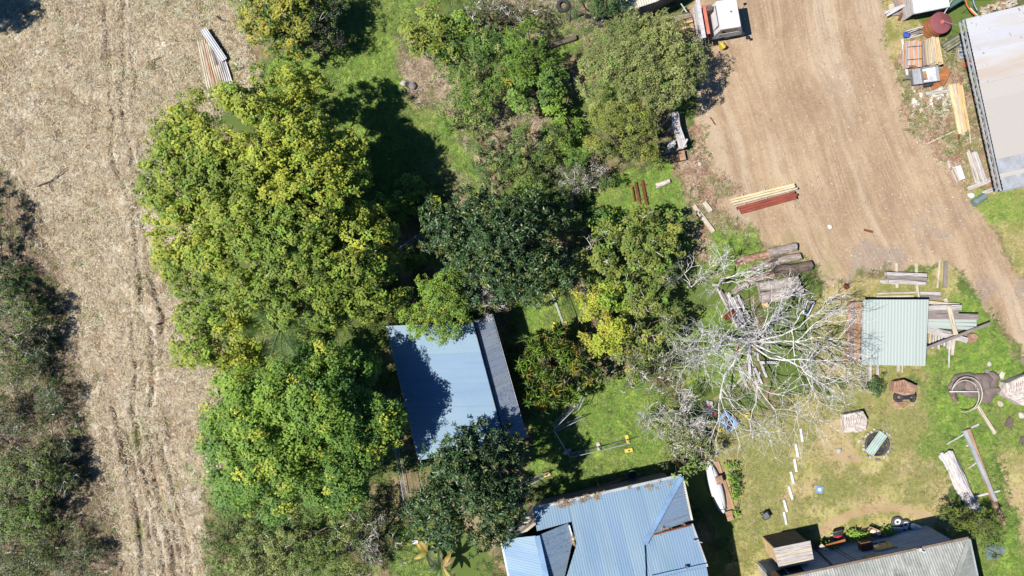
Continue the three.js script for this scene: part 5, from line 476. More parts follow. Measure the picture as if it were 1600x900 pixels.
{ const t = thing('crate', 'open grey crate of oddments beside the black scrap at the shed edge', 'crate', W(1504, 84), 0.25); part('base_board', box(0.75, 0.03, 0.6, 0, 0.03), M.greyWood, t); for (const s of [-1, 1]) { part('side_board', box(0.75, 0.22, 0.03, 0, 0.13, s * 0.3), M.greyWood, t); part('end_board', box(0.03, 0.22, 0.57, s * 0.36, 0.13), M.greyWood, t); } for (let i = 0; i < 5; i++) part('oddment', rough(box(0.2, 0.12, 0.14, rr(-0.22, 0.22), 0.12, rr(-0.18, 0.18)), 0.05, 6), pick([M.black, M.paleBlue, M.galv]), t); }
{ const t = thing('red_bin', 'small red container standing beside the shed truss', 'container', at0(W(1514, 100, 0.4))); part('tub', rbox(0.32, 0.4, 0.3, 0.04, 0, 0.2), M.salmon, t); part('lid', rbox(0.34, 0.05, 0.32, 0.02, 0, 0.42), M.red, t); }
{ const t = thing('board_pile', 'pile of pale broken boards left of the white lean-to', 'timber', W(1403, 12)); for (const [p, q, w, h, m] of [[[1383, 20], [1412, 8], 0.14, 0.4, M.silverWood], [[1386, 24], [1424, 2], 0.14, 0.45, M.silverWood], [[1390, 14], [1404, 10], 0.5, 0.2, M.paleWood], [[1400, -4], [1404, 10], 0.4, 0.3, M.darkWood], [[1409, -4], [1413, 12], 0.4, 0.34, M.brownWood], [[1415, 30], [1424, 14], 0.08, 0.3, M.silverWood], [[1405, 31], [1410, 20], 0.14, 0.2, M.rustDark], [[1394, 22], [1418, 20], 0.2, 0.15, M.darkWood], [[1421, -4], [1427, 20], 0.18, 0.6, M.silverWood]]) span('board', p, q, w, 0.06, h, m, t); }
{ const t = thing('rubble_heap', 'heap of pale broken firewood pieces above the metal shed roof', 'firewood', W(1558, 10)); for (let i = 0; i < 60; i++) { const m = part('firewood_piece', rough(box(rr(0.12, 0.3), rr(0.08, 0.14), rr(0.08, 0.16)), 0.06, 7), pick([M.stone, M.paleWood, M.brownWood, M.concrete]), t); const k = rnd(); m.position.copy(W(1532 + 52 * k + rr(-3, 3), 20 - 14 * k + rr(-7, 6), 0)).sub(t.position).setY(rr(0.05, 0.3)); m.rotation.set(rr(-0.4, 0.4), rr(0, 3), rr(-0.4, 0.4)); } }
for (const [l, m, pts] of [['orange hose curling down from the shade above the metal shed', M.orange, [[1508, -6], [1511, 8], [1518, 18], [1526, 25]]], ['pale hose curving beside the orange hose above the metal shed', M.cream, [[1516, 12], [1521, 18], [1528, 24]]], ['pale blue hose hanging in the dark space above the metal shed', M.paleBlue, [[1520, -6], [1522, 6], [1527, 16]]]]) single('hose', l, 'hose', tube(new THREE.CatmullRomCurve3(pts.map(([x, y]) => W(x, y, 0.5))).getPoints(12), 0.04, 0.04, 6), m);
{ const t = thing('machinery', 'dark covered machinery in deep shade above the metal shed', 'machine', W(1540, -14)); part('cover', rough(rbox(2.6, 1.3, 1.1, 0.2, 0, 0.65), 0.15, 2), M.black, t); part('panel', box(0.8, 0.4, 0.05, 0.6, 0.9, 0.58), M.charcoal, t); }
// ------------------------------------------------------------ objects in the yard
seed(121);
{ // light truck
  const t = thing('truck', 'white-cab light truck with red headboard and timber rack by the dirt yard', 'truck', at0(W(1139, 22, 2.2)), 0.17); const wcab = 1.72;
  const prof = [[-0.72, 0.62], [0.98, 0.62], [1.02, 0.95], [0.78, 1.5], [0.52, 2.2], [-0.62, 2.26], [-0.72, 1.5]], s = new THREE.Shape(prof.map(([x, y]) => new THREE.Vector2(x, y))), g = new THREE.ExtrudeGeometry(s, { depth: wcab - 0.1, bevelEnabled: true, bevelSize: 0.05, bevelThickness: 0.05, bevelSegments: 2 }).translate(0, 0, -(wcab - 0.1) / 2); part('cab', metreUV(g), M.whitePaint, t);
  const glass = (pts, name) => { const gg = new THREE.BufferGeometry(); gg.setAttribute('position', new THREE.Float32BufferAttribute(pts.flat(), 3)); gg.setIndex(pts.length === 4 ? [0, 1, 2, 0, 2, 3] : [0, 1, 2]); gg.computeVertexNormals(); part(name, plain(gg), M.glass, t); };
  for (const k of [-1, 1]) { const z = k * (wcab / 2 + 0.004); glass([[-0.56, 1.5, z], [0.1, 1.5, z], [0.1, 2.06, z], [-0.5, 2.06, z]], 'side_window'); glass([[0.16, 1.5, z], [0.7, 1.5, z], [0.46, 2.06, z], [0.16, 2.06, z]], 'side_window'); const d = part('door', box(1.2, 0.72, 0.02, 0.1, 1.08, z), M.whitePaint, t); part('door_handle', box(0.12, 0.03, 0.04, -0.4, 1.25, z + k * 0.02), M.black, d); part('mirror', [rod(V(0.72, 1.55, z), V(0.86, 1.62, z + k * 0.22), 0.015), rbox(0.06, 0.26, 0.16, 0.02, 0.88, 1.6, z + k * 0.26)], M.black, t); part('headlight', cyl(0.1, 0.1, 0.04, 14).rotateZ(Math.PI / 2).translate(1.07, 0.85, k * 0.62), M.galv, t); }
  glass([[0.855, 1.5, -0.72], [0.855, 1.5, 0.72], [0.6, 2.14, 0.68], [0.6, 2.14, -0.68]], 'windscreen'); part('bumper', rbox(0.16, 0.2, 1.7, 0.04, 1.16, 0.56), M.galv, t); part('roof_cap', cyl(0.05, 0.06, 0.05, 10, 0.1, 2.33, -0.1), M.stoneDark, t);
  for (const [x, z] of [[0.35, 0.74], [0.35, -0.74], [-2.7, 0.74], [-2.7, -0.74]]) { const w = part('wheel', new THREE.TorusGeometry(0.26, 0.1, 8, 20).translate(x, 0.36, z), M.rubber, t); part('rim', cyl(0.18, 0.18, 0.14, 14).rotateX(Math.PI / 2).translate(x, 0.36, z), M.galvDark, w); }
  part('chassis', [box(4.6, 0.14, 0.1, -1.4, 0.6, 0.4), box(4.6, 0.14, 0.1, -1.4, 0.6, -0.4)], M.black, t); part('headboard', [box(0.07, 0.9, 1.7, -1.28, 1.45, 0).rotateZ(0), box(0.2, 0.06, 1.75, -1.3, 1.92, 0)], M.salmon, t); for (let i = 0; i < 4; i++) part('rack_board', boardGeo(0.05, 0.2, 2.25).translate(-1.68, 0.98 + i * 0.33, 0), i % 2 ? M.greyWood : M.silverWood, t); part('rack_rail', box(0.24, 0.07, 2.3, -1.7, 2.2, 0), M.silverWood, t); part('cab_rack', [rod(V(-0.78, 0.7, 0.6), V(-0.8, 2.3, 0.6), 0.03), rod(V(-0.78, 0.7, -0.6), V(-0.8, 2.3, -0.6), 0.03), rod(V(-0.8, 2.3, -0.6), V(-0.8, 2.3, 0.6), 0.03)], M.galv, t); part('air_box', rough(box(0.3, 0.4, 0.35, -1.05, 1.9, -0.6), 0.06, 6), M.barkDark, t);
  for (let i = 0; i < 7; i++) part('tray_board', boardGeo(2.6, 0.05, 0.24).translate(-3.05, 0.82, -0.78 + i * 0.26), pick([M.brownWood, M.darkWood]), t); for (let i = 0; i < 5; i++) part('loaded_timber', logGeo(1.4, 0.14, 0.16, 0.05, 7).rotateY(rr(-0.2, 0.2)).translate(-2.5, 0.95 + (i % 2) * 0.1, -0.6 + i * 0.28), pick([M.orangeWood, M.brownWood, M.pine2]), t);
}
{ const t = thing('jerry_can', 'yellow container standing in the dirt beside the truck', 'container', at0(W(1131, 69, 0.6)), 0.7); part('body', rbox(0.22, 0.5, 0.42, 0.05, 0, 0.25), M.yellow, t); part('spout', cyl(0.05, 0.05, 0.12, 8, 0, 0.55, 0.1), M.yellow, t); part('handle', tube([V(0, 0.5, -0.15), V(0, 0.6, -0.12), V(0, 0.6, 0), V(0, 0.5, 0.03)], 0.025, 0.025, 6), M.yellow, t); }
tagged(part('black_lump', rough(rbox(0.24, 0.16, 0.18, 0.05, 0, 0.08), 0.04, 6), M.black, scene), 'small black lump on the dirt beside the truck shadow', 'lump').position.copy(W(1168, 59.5));
{ const t = thing('stake_stand', 'small wooden trestle by the shadow edge left of the truck', 'trestle', W(1065, 20)); part('post', rod(V(0, 0, 0), V(0.05, 0.7, -0.1), 0.04), M.silverWood, t); part('crossbar', rod(V(-0.2, 0.62, -0.35), V(0.15, 0.66, 0.2), 0.04), M.silverWood, t); }
function tyre(label, px, py, r, tube0, group) { const t = thing('tyre', label, 'tyre', W(px, py, 0.1).setY(0), 0, group); const g = new THREE.LatheGeometry([[0.55, 0.02], [0.62, 0], [0.92, 0], [1, 0.12], [1, 0.42], [0.92, 0.54], [0.62, 0.54], [0.55, 0.5], [0.6, 0.3], [0.55, 0.02]].map(([x, y]) => new THREE.Vector2(x * r, y * tube0 * 2)), 28); part('casing', g, M.rubber, t); const lug = []; for (let i = 0; i < 22; i++) lug.push(box(0.05, tube0 * 0.7, 0.05, r * 1.0, tube0 * 0.55, 0).rotateY((i / 22) * 6.283)); part('tread', lug, M.rubber, t).userData.kind = 'stuff'; return t; }
tyre('lone black tyre lying in weeds near the white shed roof', 880, 9, 0.4, 0.2);
{ const t = thing('stump', 'old grey hollow stump with orange core near the lone tyre', 'stump', W(935, 33)); part('wood', rough(cyl(0.3, 0.45, 0.4, 12, 0, 0.2), 0.15, 3), M.barkPale, t); part('core', cyl(0.13, 0.15, 0.05, 10, 0, 0.41), M.orangeWood, t); part('shell', rough(new THREE.TorusGeometry(0.36, 0.1, 6, 14).rotateX(Math.PI / 2).translate(0, 0.2, 0), 0.12, 3), M.barkDark, t); }
{ const t = thing('scrap_iron', 'dark bent iron frame in the weeds below the lone tyre', 'scrap', W(898, 24)); part('bar', rod(V(-0.3, 0.1, -0.4), V(-0.35, 0.15, 0.45), 0.05), M.charcoal, t); part('bar', rod(V(-0.35, 0.12, 0.3), V(0.45, 0.25, 0), 0.06), M.black, t); part('bar', rod(V(-0.2, 0.12, -0.5), V(0.1, 0.2, -0.1), 0.04), M.charcoal, t); part('roller', cyl(0.14, 0.14, 0.4, 10).rotateZ(1.4).translate(0.85, 0.15, 0.1), M.black, t); }
{ // grey timber rack
  const t = thing('timber_rack', 'weathered silver-grey timber rack beside the golden-olive tree', 'rack', W(1056, 206, 1).setY(0)); const A = [[1050, 177], [1050, 198], [1058, 218], [1061, 232]], B = [[1060, 175], [1063, 196], [1070, 216], [1073, 228]];
  for (let i = 0; i < 3; i++) for (let k = 0; k < 4; k++) { const f = (k + 0.5) / 4, m = (a, b) => [a[0] + (b[0] - a[0]) * f, a[1] + (b[1] - a[1]) * f]; span('deck_board', m(A[i], B[i]), m(A[i + 1], B[i + 1]), 0.13, 0.05, 1.05 - 0.02 * k, pick([M.silverWood, M.silverWood, M.greyWood]), t); }
  for (let i = 0; i < 4; i++) { span('crossbar', A[i], B[i], 0.07, 0.06, 1.12, M.greyWood, t); for (const p of [A[i], B[i]]) { const q = W(p[0], p[1], 1); part('leg', rod(at0(q).sub(t.position), q.clone().sub(t.position), 0.06), M.greyWood, t); } } span('arm', [1054, 220], [1046, 228], 0.1, 0.08, 1.1, M.silverWood, t); span('arm', [1066, 232], [1074, 217], 0.12, 0.08, 1.1, M.silverWood, t); span('arm', [1046, 182], [1032, 200], 0.04, 0.04, [0.95, 0.3], M.silverWood, t); }
{ const t = thing('brown_box', 'small brown box on the bark litter below the grey timber rack', 'box', at0(W(1066, 243, 0.4)), 0.2); part('carcass', box(0.34, 0.4, 0.55, 0, 0.2), M.barkBrown, t); part('lid', box(0.36, 0.03, 0.58, 0, 0.415), M.brownWood, t); }
{ const t = thing('metal_scrap', 'pale grey metal lump under the end of the timber rack', 'scrap', W(1048, 228)); part('sheet', rough(box(0.5, 0.05, 0.4, 0, 0.3), 0.15, 4), M.galv, t); part('block', rough(box(0.3, 0.25, 0.3, -0.2, 0.12, 0.3), 0.1, 5), M.stone, t); }
for (const [l, px, py, s, m, n] of [['white block on bark litter beside the dirt yard', 1093, 256, 0.24, M.concrete, 'block'], ['white scrap lying in the gravelly middle of the dirt yard', 1296, 354, 0.26, M.white, 'scrap'], ['white stone on the grass right of the plank pile', 1545, 568, 0.28, M.concrete, 'stone'], ['square cream paver in grass at the top of the tarpaulin heap', 1564, 586, 0.42, M.concrete, 'paver'], ['grey paver sunk in grass above the tarpaulin heap', 1541, 580, 0.34, M.stoneDark, 'paver'], ['rusty broken stump scrap at the grassy edge of the yard', 1322, 447, 0.34, M.rustDark, 'scrap'], ['grey round stone under the bare twigs beside the shelter', 1345, 593, 0.36, M.stoneDark, 'stone'], ['pale stone on the worn patch left of the fire pit', 1311, 704, 0.3, M.stone, 'stone'], ['large pale rock at the foot of the planted bed', 631, 131, 0.36, M.stone, 'rock'], ['dark jagged rock beside the pale rock in the planted bed', 645, 134, 0.5, M.stoneDark, 'rock'], ['white scrap by the corner of the metal shed', 1516, 305, 0.36, M.white, 'scrap'], ['small white stone at the verge of the field scrub', 122, 661, 0.2, M.concrete, 'stone'], ['dark stone on the grass beside the driveway', 1598, 561, 0.3, M.stoneDark, 'stone'], ['flat dark slab with pale edge in the grass right of the post', 1576, 660, 0.62, M.barkDark, 'slab'], ['broken dark slab at the frame edge below the flat dark slab', 1597, 688, 0.5, M.barkDark, 'slab'], ['whitish stump lump at the grass between the big pale log and the slab', 1595, 648, 0.36, M.barkPale, 'stone'], ['pale wood chip below the white end of the big pale log', 1562, 630, 0.34, M.paleWood, 'chip'], ['small pale brick near the fire pit', 1341, 689, 0.2, M.concrete, 'brick'], ['white stone resting on dry lawn at the frame edge', 1552, 676, 0.2, M.concrete, 'stone']]) { const g = n === 'paver' || n === 'slab' || n === 'brick' ? rough(box(s, s * 0.18 + 0.05, s * 0.7, 0, 0.05), 0.05, 5) : rough(new THREE.DodecahedronGeometry(s / 1.7, 1).scale(1, 0.55, 0.8).translate(0, s * 0.22, 0), s * 0.35, 4); metreUV(g); const o = single(n, l, n, g, m, W(px, py)); o.position.y = heightAt(o.position.x, o.position.z) - 0.01; o.rotation.y = rr(0, 3); }
{ const t = thing('rusty_rails', 'rusty iron rails and bars lying on the bright green grass', 'rails', W(998, 300)); for (const [p, q, w] of [[[1003, 281], [1011, 320], 0.14], [[993, 284], [999, 314], 0.12], [[988, 292], [992, 315], 0.06]]) span('rail', p, q, w, 0.12, 0.2, M.rustDark, t); for (const [p, q] of [[[984, 291], [1011, 288]], [[990, 313], [1013, 309]], [[998, 308], [1001, 320]]]) span('tie', p, q, 0.06, 0.05, 0.13, M.rustDark, t); }
// log pile
for (const [p, q, w, h, m, l] of [[[1203, 396], [1247, 385], 0.58, 0.62, M.bark, 'uppermost thick log of the pile, shadowed by bare branches'], [[1152, 410], [1206, 396], 0.5, 0.5, M.barkBrown, 'reddish log end to end with the uppermost log, under the bare tree'], [[1217, 408], [1253, 400], 0.5, 0.55, M.bark, 'grey pointed log second in the pile, reaching toward the dirt yard'], [[1176, 420], [1217, 410], 0.36, 0.4, M.logGrey, 'thin whitish log behind the second grey log of the pile'], [[1212, 424], [1271, 415], 0.66, 0.62, M.barkDark, 'longest dark log of the pile with a wedge-shaped tip'], [[1172, 439], [1211, 427], 0.42, 0.42, M.barkBrown, 'brown log behind the long wedge-tipped log'], [[1188, 449], [1250, 437], 0.62, 0.66, M.logGrey, 'thick pale pinkish log with round shaded end'], [[1192, 466], [1256, 453], 0.72, 0.72, M.logGrey, 'lowest and thickest whitish log of the pile'], [[1148, 456], [1168, 444], 0.36, 0.36, M.bark, 'short grey log under the small bare tree left of the pile']]) { tagged(span('log', p, q, w, h * 0.9, h, m, null, null, (a, b, d) => logGeo(a, b, d, 0.1, 13, 0.07)), l, 'log', 'logs piled beside the dirt yard'); }
{ const t = thing('plank_heap', 'heap of long grey slats and boards under the bare tree', 'timber', W(1150, 490)); for (let i = 0; i < 10; i++) span('slat', [1122 + i * 3.6 + rr(-2, 2), 448 + i * 1.6 + rr(-4, 8)], [1150 + i * 2.6 + rr(-3, 3), 505 + rr(-8, 10)], 0.12, 0.06, 0.2 + rr(0, 0.2), pick([M.greyWood, M.silverWood, M.darkWood]), t); span('board', [1132, 498], [1148, 486], 0.4, 0.05, 0.5, M.rustDark, t); span('board', [1192, 478], [1200, 474], 0.4, 0.06, 0.4, M.pine2, t); }
{ const t = thing('plank_heap', 'jumble of broken brown boards at the foot of the bare tree', 'timber', W(1180, 545)); for (let i = 0; i < 14; i++) { const x = rr(1140, 1200), y = rr(520, 590), a = rr(0, 3); span('board', [x, y], [x + Math.cos(a) * 28, y + Math.sin(a) * 28], rr(0.08, 0.2), 0.05, rr(0.1, 0.3), pick([M.barkBrown, M.greyWood, M.silverWood, M.darkWood]), t); } }
{ const t = thing('hand_trolley', 'white and blue metal frame trolley at the right of the log pile', 'frame', W(1263, 485)); for (const [p, q, w, m] of [[[1262, 470], [1255, 490], 0.06, M.white], [[1273, 472], [1262, 494], 0.06, M.white], [[1261, 470], [1273, 472], 0.06, M.white], [[1270, 474], [1259, 492], 0.08, M.blue], [[1266, 468], [1271, 462], 0.05, M.white], [[1256, 488], [1264, 491], 0.05, M.galv]]) span('bar', p, q, w, 0.05, 0.5, m, t); for (const [x, y] of [[1262, 471], [1272, 473], [1256, 489], [1263, 493]]) { const q = W(x, y, 0.46); part('leg', rod(at0(q).sub(t.position), q.sub(t.position), 0.025), M.galv, t); } }
{ const t = thing('trolley', 'pale blue metal trolley tray with dark round tubs under the bare twigs', 'trolley', W(1138, 660, 0.5).setY(0), -0.75); t.scale.setScalar(0.78); part('tray', [box(1.5, 0.06, 1, 0, 0.42), box(1.5, 0.16, 0.05, 0, 0.5, 0.5), box(1.5, 0.16, 0.05, 0, 0.5, -0.5)], M.paleBlue, t); for (const [x, z, c] of [[-0.35, 0, M.soil], [0.15, -0.05, M.charcoal], [0.35, 0.22, M.charcoal]]) { const b = part('tub', new THREE.LatheGeometry([[0, 0.46], [0.15, 0.46], [0.19, 0.62], [0.16, 0.62], [0.14, 0.52], [0, 0.52]].map(([a, y]) => new THREE.Vector2(a, y)), 16).translate(x, 0, z), c, t); } for (const [x, z] of [[-0.6, 0.45], [0.6, 0.45], [-0.6, -0.45], [0.6, -0.45]]) part('wheel', new THREE.TorusGeometry(0.14, 0.05, 6, 14).translate(x, 0.19, z), M.rubber, t); part('handle', [rod(V(0.75, 0.45, 0.35), V(1.1, 0.8, 0.35), 0.025), rod(V(0.75, 0.45, -0.35), V(1.1, 0.8, -0.35), 0.025), rod(V(1.1, 0.8, -0.35), V(1.1, 0.8, 0.35), 0.025)], M.galv, t); part('blue_side', box(0.5, 0.2, 0.04, -0.5, 0.5, 0.54), M.blue, t); }
for (const [l, px, py] of [['yellow block beside the far end of the blue trolley, under twigs', 1167, 647], ['yellow block in front of the blue trolley, beside the grey shrub', 1126, 671]]) { const t = thing('ballast_block', l, 'fence foot', W(px, py), rr(0, 2)); part('block', rbox(0.42, 0.14, 0.24, 0.03, 0, 0.08), M.yellow, t); part('socket', cyl(0.04, 0.04, 0.06, 8, 0, 0.17), M.black, t); }
{ const t = thing('scrap_pile', 'grey and salmon scrap pieces above the blue trolley', 'scrap', W(1110, 636)); for (let i = 0; i < 9; i++) { const m = part('scrap_piece', rough(box(rr(0.2, 0.5), 0.1, rr(0.1, 0.3)), 0.08, 5), pick([M.galv, M.salmon, M.stone, M.charcoal]), t); m.position.set(rr(-0.7, 0.7), 0.12, rr(-0.5, 0.5)); m.rotation.y = rr(0, 3); } }
// temporary fence panels with block feet
function fencePanel(label, p, q, feet, h = 1.8, extra) { const A = W(...p), B = W(...q), t = thing('mesh_fence', label, 'fence', A.clone().lerp(B, 0.5), Math.atan2(-(B.z - A.z), B.x - A.x), 'temporary fence panels round the cottage garden'), L = A.distanceTo(B); for (const s of [-1, 1]) part('upright', rod(V(s * L / 2, 0.1, 0), V(s * L / 2, h, 0), 0.022), M.galv, t); for (const y of [0.22, h]) part('rail', rod(V(-L / 2, y, 0), V(L / 2, y, 0), 0.022), M.galv, t); const wires = []; for (let x = -L / 2 + 0.09; x < L / 2; x += 0.09) wires.push(box(0.006, h - 0.24, 0.006, x, h / 2 + 0.1, 0)); for (let y = 0.45; y < h; y += 0.3) wires.push(box(L, 0.006, 0.006, 0, y, 0.008)); part('wire_mesh', wires, M.galv, t).userData.kind = 'stuff'; feet.forEach((m, i) => { if (!m) return; const f = part('foot', rbox(0.22, 0.14, 0.56, 0.03, (i ? 1 : -1) * L / 2, 0.075, 0), m, t); part('socket', cyl(0.05, 0.05, 0.05, 8, (i ? 1 : -1) * L / 2, 0.17, 0), M.black, f); }); return t; }
fencePanel('mesh fence panel on yellow feet above the cane palm', [861, 457], [879, 506], [M.yellow, M.yellow], 1.6);
fencePanel('mesh fence panel rising from the corner yellow foot to the white foot', [863, 662], [893, 632], [M.yellow, M.concrete]);
fencePanel('mesh fence panel splitting off low into the lawn at the corner foot', [868, 668], [908, 649], [null, null], 1.1);
fencePanel('mesh fence panel along the left rim of the lawn between yellow and white feet', [864, 668], [886, 705], [null, M.concrete], 0.9);
fencePanel('mesh fence panel along the lower lawn between two white feet', [888, 708], [935, 697], [null, M.concrete], 1.2);
fencePanel('mesh fence panel along the lower lawn ending at a yellow foot', [936, 697], [980, 686], [null, M.yellow], 1.2);
fencePanel('mesh fence panel half hidden behind the cane palm fronds', [900, 636], [912, 612], [null, null], 1.4);
fencePanel('mesh fence panel in dark shade between the largest tree and glossy tree', [617, 398], [662, 368], [null, M.yellow], 1.6);
fencePanel('mesh fence panel in dark shade above the left corner of the cottage', [592, 448], [586, 497], [null, M.yellow], 1.6);
fencePanel('mesh fence panel in shade along the lower left of the cottage', [622, 690], [636, 770], [M.concrete, null], 1.4);
fencePanel('mesh fence panel in shade beside the glossy tree and green lawn', [808, 758], [848, 738], [null, null], 1.3);
for (const [l, px, py, r, m] of [['yellow fence foot lying loose above the cane palm', 866, 509, 1.4, M.yellow], ['yellow fence foot lying loose below the yellow end foot of the lower lawn', 982, 703, 0.2, M.yellow], ['yellow fence foot at the lower fronds of the cane palm', 885, 623, 0.6, M.yellow], ['tan fence foot in shade beside the big dark glossy tree', 854, 741, 0.3, M.pine2], ['tan fence foot in the shade of the glossy tree beside the field side', 655, 382, 1.2, M.yellow]]) { const t = thing('ballast_block', l, 'fence foot', W(px, py), r); part('block', rbox(0.5, 0.14, 0.24, 0.03, 0, 0.08), m, t); part('socket', cyl(0.05, 0.05, 0.05, 8, 0, 0.17), M.black, t); }
// canoe
{ const t = thing('canoe', 'white upturned canoe on the shaded strip beside the big blue roof', 'canoe', W(1120, 763, 0.35).setY(0), -1.29); const L = 3.45, pos = [], id = [], uv = [], n = 24, k = 10; for (let i = 0; i <= n; i++) { const s = i / n * 2 - 1, w = 0.4 * Math.pow(1 - s * s, 0.62) + 0.006, hh = 0.34 * Math.pow(1 - Math.pow(Math.abs(s), 3), 0.5) + 0.05; for (let j = 0; j <= k; j++) { const a = Math.PI * (j / k); pos.push(s * L / 2, 0.12 + hh * Math.pow(Math.sin(a), 0.7), -w * Math.cos(a)); uv.push(s * L / 2, j / k); } } for (let i = 0; i < n; i++) for (let j = 0; j < k; j++) { const o = i * (k + 1) + j; id.push(o, o + 1, o + k + 1, o + 1, o + k + 2, o + k + 1); } const g = new THREE.BufferGeometry(); g.setAttribute('position', new THREE.Float32BufferAttribute(pos, 3)); g.setAttribute('uv', new THREE.Float32BufferAttribute(uv, 2)); g.setIndex(id); g.computeVertexNormals(); part('hull', g, M.whitePaint, t); part('keel', box(L * 0.8, 0.03, 0.03, 0, 0.52), M.white, t); for (const s of [-1, 1]) part('gunwale', tube(Array.from({ length: 13 }, (_, i) => { const q = i / 6 - 1; return V(q * L / 2, 0.12, s * (0.4 * Math.pow(Math.max(0, 1 - q * q), 0.62) + 0.01)); }), 0.02, 0.02, 5), M.brownWood, t); }
tagged(span('board', [1117, 722], [1147, 810], 0.5, 0.05, 0.1, M.brownWood), 'long brown board lying underneath the white canoe', 'board');
{ const t = thing('dark_board', 'small dark wooden panel leaning on the middle of the canoe', 'board', W(1124, 750, 0.55).setY(0), 0.3); part('panel', box(0.42, 0.04, 0.5, 0, 0.58), M.barkBrown, t); part('batten', box(0.42, 0.03, 0.06, 0, 0.615), M.brownWood, t); part('prop', box(0.06, 0.56, 0.06, 0, 0.28), M.brownWood, t); }
{ const t = thing('bench_block', 'brown wooden block at the lower tip of the canoe', 'block', W(1140, 806, 0.3).setY(0), 0.28); part('top_board', box(0.4, 0.05, 0.6, 0, 0.3), M.brownWood, t); for (const s of [-1, 1]) part('leg', box(0.06, 0.28, 0.5, s * 0.15, 0.14), M.barkBrown, t); }
{ const t = thing('water_pot', 'dark round pot with lid in the shade of the big blue roof gutter', 'pot', W(986, 739)); part('pot', new THREE.LatheGeometry([[0, 0], [0.2, 0], [0.28, 0.3], [0.3, 0.55], [0.26, 0.55], [0.24, 0.45], [0, 0.45]].map(([x, y]) => new THREE.Vector2(x, y)), 20), M.black, t); part('rim', new THREE.TorusGeometry(0.28, 0.025, 6, 20).rotateX(Math.PI / 2).translate(0, 0.55, 0), std(C(90, 130, 124), 0.5), t); }
tagged(span('garden_edging', [868, 780], [1000, 741], 0.12, 0.12, 0.12, M.brownWood), 'brown earth-stained timber edging along the shaded house wall', 'edging');
// corrugated sheets at the field edge
{ const t = thing('iron_sheet_pile', 'pile of brown rusting corrugated sheets at the field edge', 'metal sheets', W(340, 110)); const L = [[[313, 62], [333, 156]], [[320, 60], [342, 155]], [[327, 66], [349, 150]], [[334, 70], [356, 148]], [[341, 78], [360, 139]]]; L.forEach(([p, q], i) => { const h = 0.16 + 0.02 * i, m = span('corrugated_sheet', p, q, 0.5, 0.02, h, [M.paleWood, M.brownWood, M.paleWood, M.darkWood, M.silverWood][i], t, null, (l, th, w) => { const g = new THREE.PlaneGeometry(l, w, 2, 30).rotateX(-Math.PI / 2), P = g.attributes.position; for (let k = 0; k < P.count; k++) P.setY(k, 0.025 * Math.sin(P.getZ(k) * 6.283 / 0.13) + 0.04 * Math.sin(P.getX(k) * 1.3 + i)); g.computeVertexNormals(); return metreUV(g); }); }); }
{ const t = thing('white_sheet', 'whitish metal sheet lying aslant on the rusting corrugated sheets', 'metal sheet', W(333, 68)); span('sheet', [317, 45], [350, 94], 0.42, 0.02, 0.36, M.galv, t, null, (l, th, w) => { const g = new THREE.PlaneGeometry(l, w, 2, 24).rotateX(-Math.PI / 2), P = g.attributes.position; for (let k = 0; k < P.count; k++) P.setY(k, 0.016 * Math.sin(P.getZ(k) * 6.283 / 0.14)); g.computeVertexNormals(); return metreUV(g); }); span('folded_edge', [319, 44], [352, 93], 0.06, 0.05, 0.37, M.silverWood, t); }
{ const t = thing('green_angle', 'bent dark green metal strip on the grass beside the iron sheets', 'scrap', W(373, 106)); part('strip', [rod(V(-0.35, 0.06, -0.2), V(0, 0.08, 0.2), 0.05), rod(V(0, 0.08, 0.2), V(0.42, 0.08, -0.05), 0.06)], std(C(44, 84, 66), 0.7), t); }
for (const [l, pts] of [['fallen curved branch on the straw, upper field', [[92, 275], [80, 290], [84, 300]]], ['fallen branch with shadowed fork, upper part of field', [[60, 292], [85, 283], [108, 262]]], ['fallen branch reaching out beside the largest tree crown', [[276, 318], [296, 310], [312, 302]]], ['fallen branch below the field-side lobe of the largest tree', [[245, 508], [258, 500], [272, 494]]], ['curved fallen branch below the iron sheet pile', [[240, 110], [240, 96], [252, 90]]], ['dark crooked branch beside the sunny tree at the path head', [[338, 26], [348, 34], [357, 34]]]]) single('fallen_branch', l, 'branch', tube(pts.map(([x, y], i) => W(x, y).setY(0.14 + 0.06 * (i % 2) + heightAt(...Object.values(W(x, y)).filter((_, k) => k !== 1)))), 0.04, 0.02, 5), M.barkDark);
// lawn things
for (const [l, p0, q0] of [['topmost white edging slab of the row crossing the lawn', [1251.5, 672], [1254, 688]], ['second white edging slab of the lawn row, counted from the bare twigs', [1244, 696], [1247, 712]], ['third white edging slab of the lawn row', [1242, 719], [1244.5, 735]], ['fourth white edging slab, level with the blue square', [1236.5, 739], [1240, 754]], ['fifth white edging slab, just below the blue square', [1233.5, 762], [1238, 778]], ['sixth white edging slab, last but one before the outhouse', [1225.5, 783], [1229.5, 798]], ['last white edging slab, closest to the outhouse', [1225.5, 802], [1229, 818]]]) { const dx = (q0[0] - p0[0]) * 0.14, dy = (q0[1] - p0[1]) * 0.14, p = [p0[0] - dx, p0[1] - dy], q = [q0[0] + dx, q0[1] + dy]; tagged(span('edging_slab', p, q, 0.14, 0.1, 0.1, M.white, null, null, (a, b, d) => rough(metreUV(new RoundedBoxGeometry(a, b, d, 1, 0.02)), 0.02, 6)), l, 'paving slab', 'white edging slabs crossing the lawn'); }
{ const t = thing('blue_pad', 'pale blue square lid with white centre on the lawn', 'lid', W(1280, 764.5), -0.25); part('plate', rbox(0.44, 0.06, 0.46, 0.02, 0, 0.04), M.paleBlue, t); part('boss', cyl(0.1, 0.12, 0.04, 14, 0, 0.085), M.white, t); }
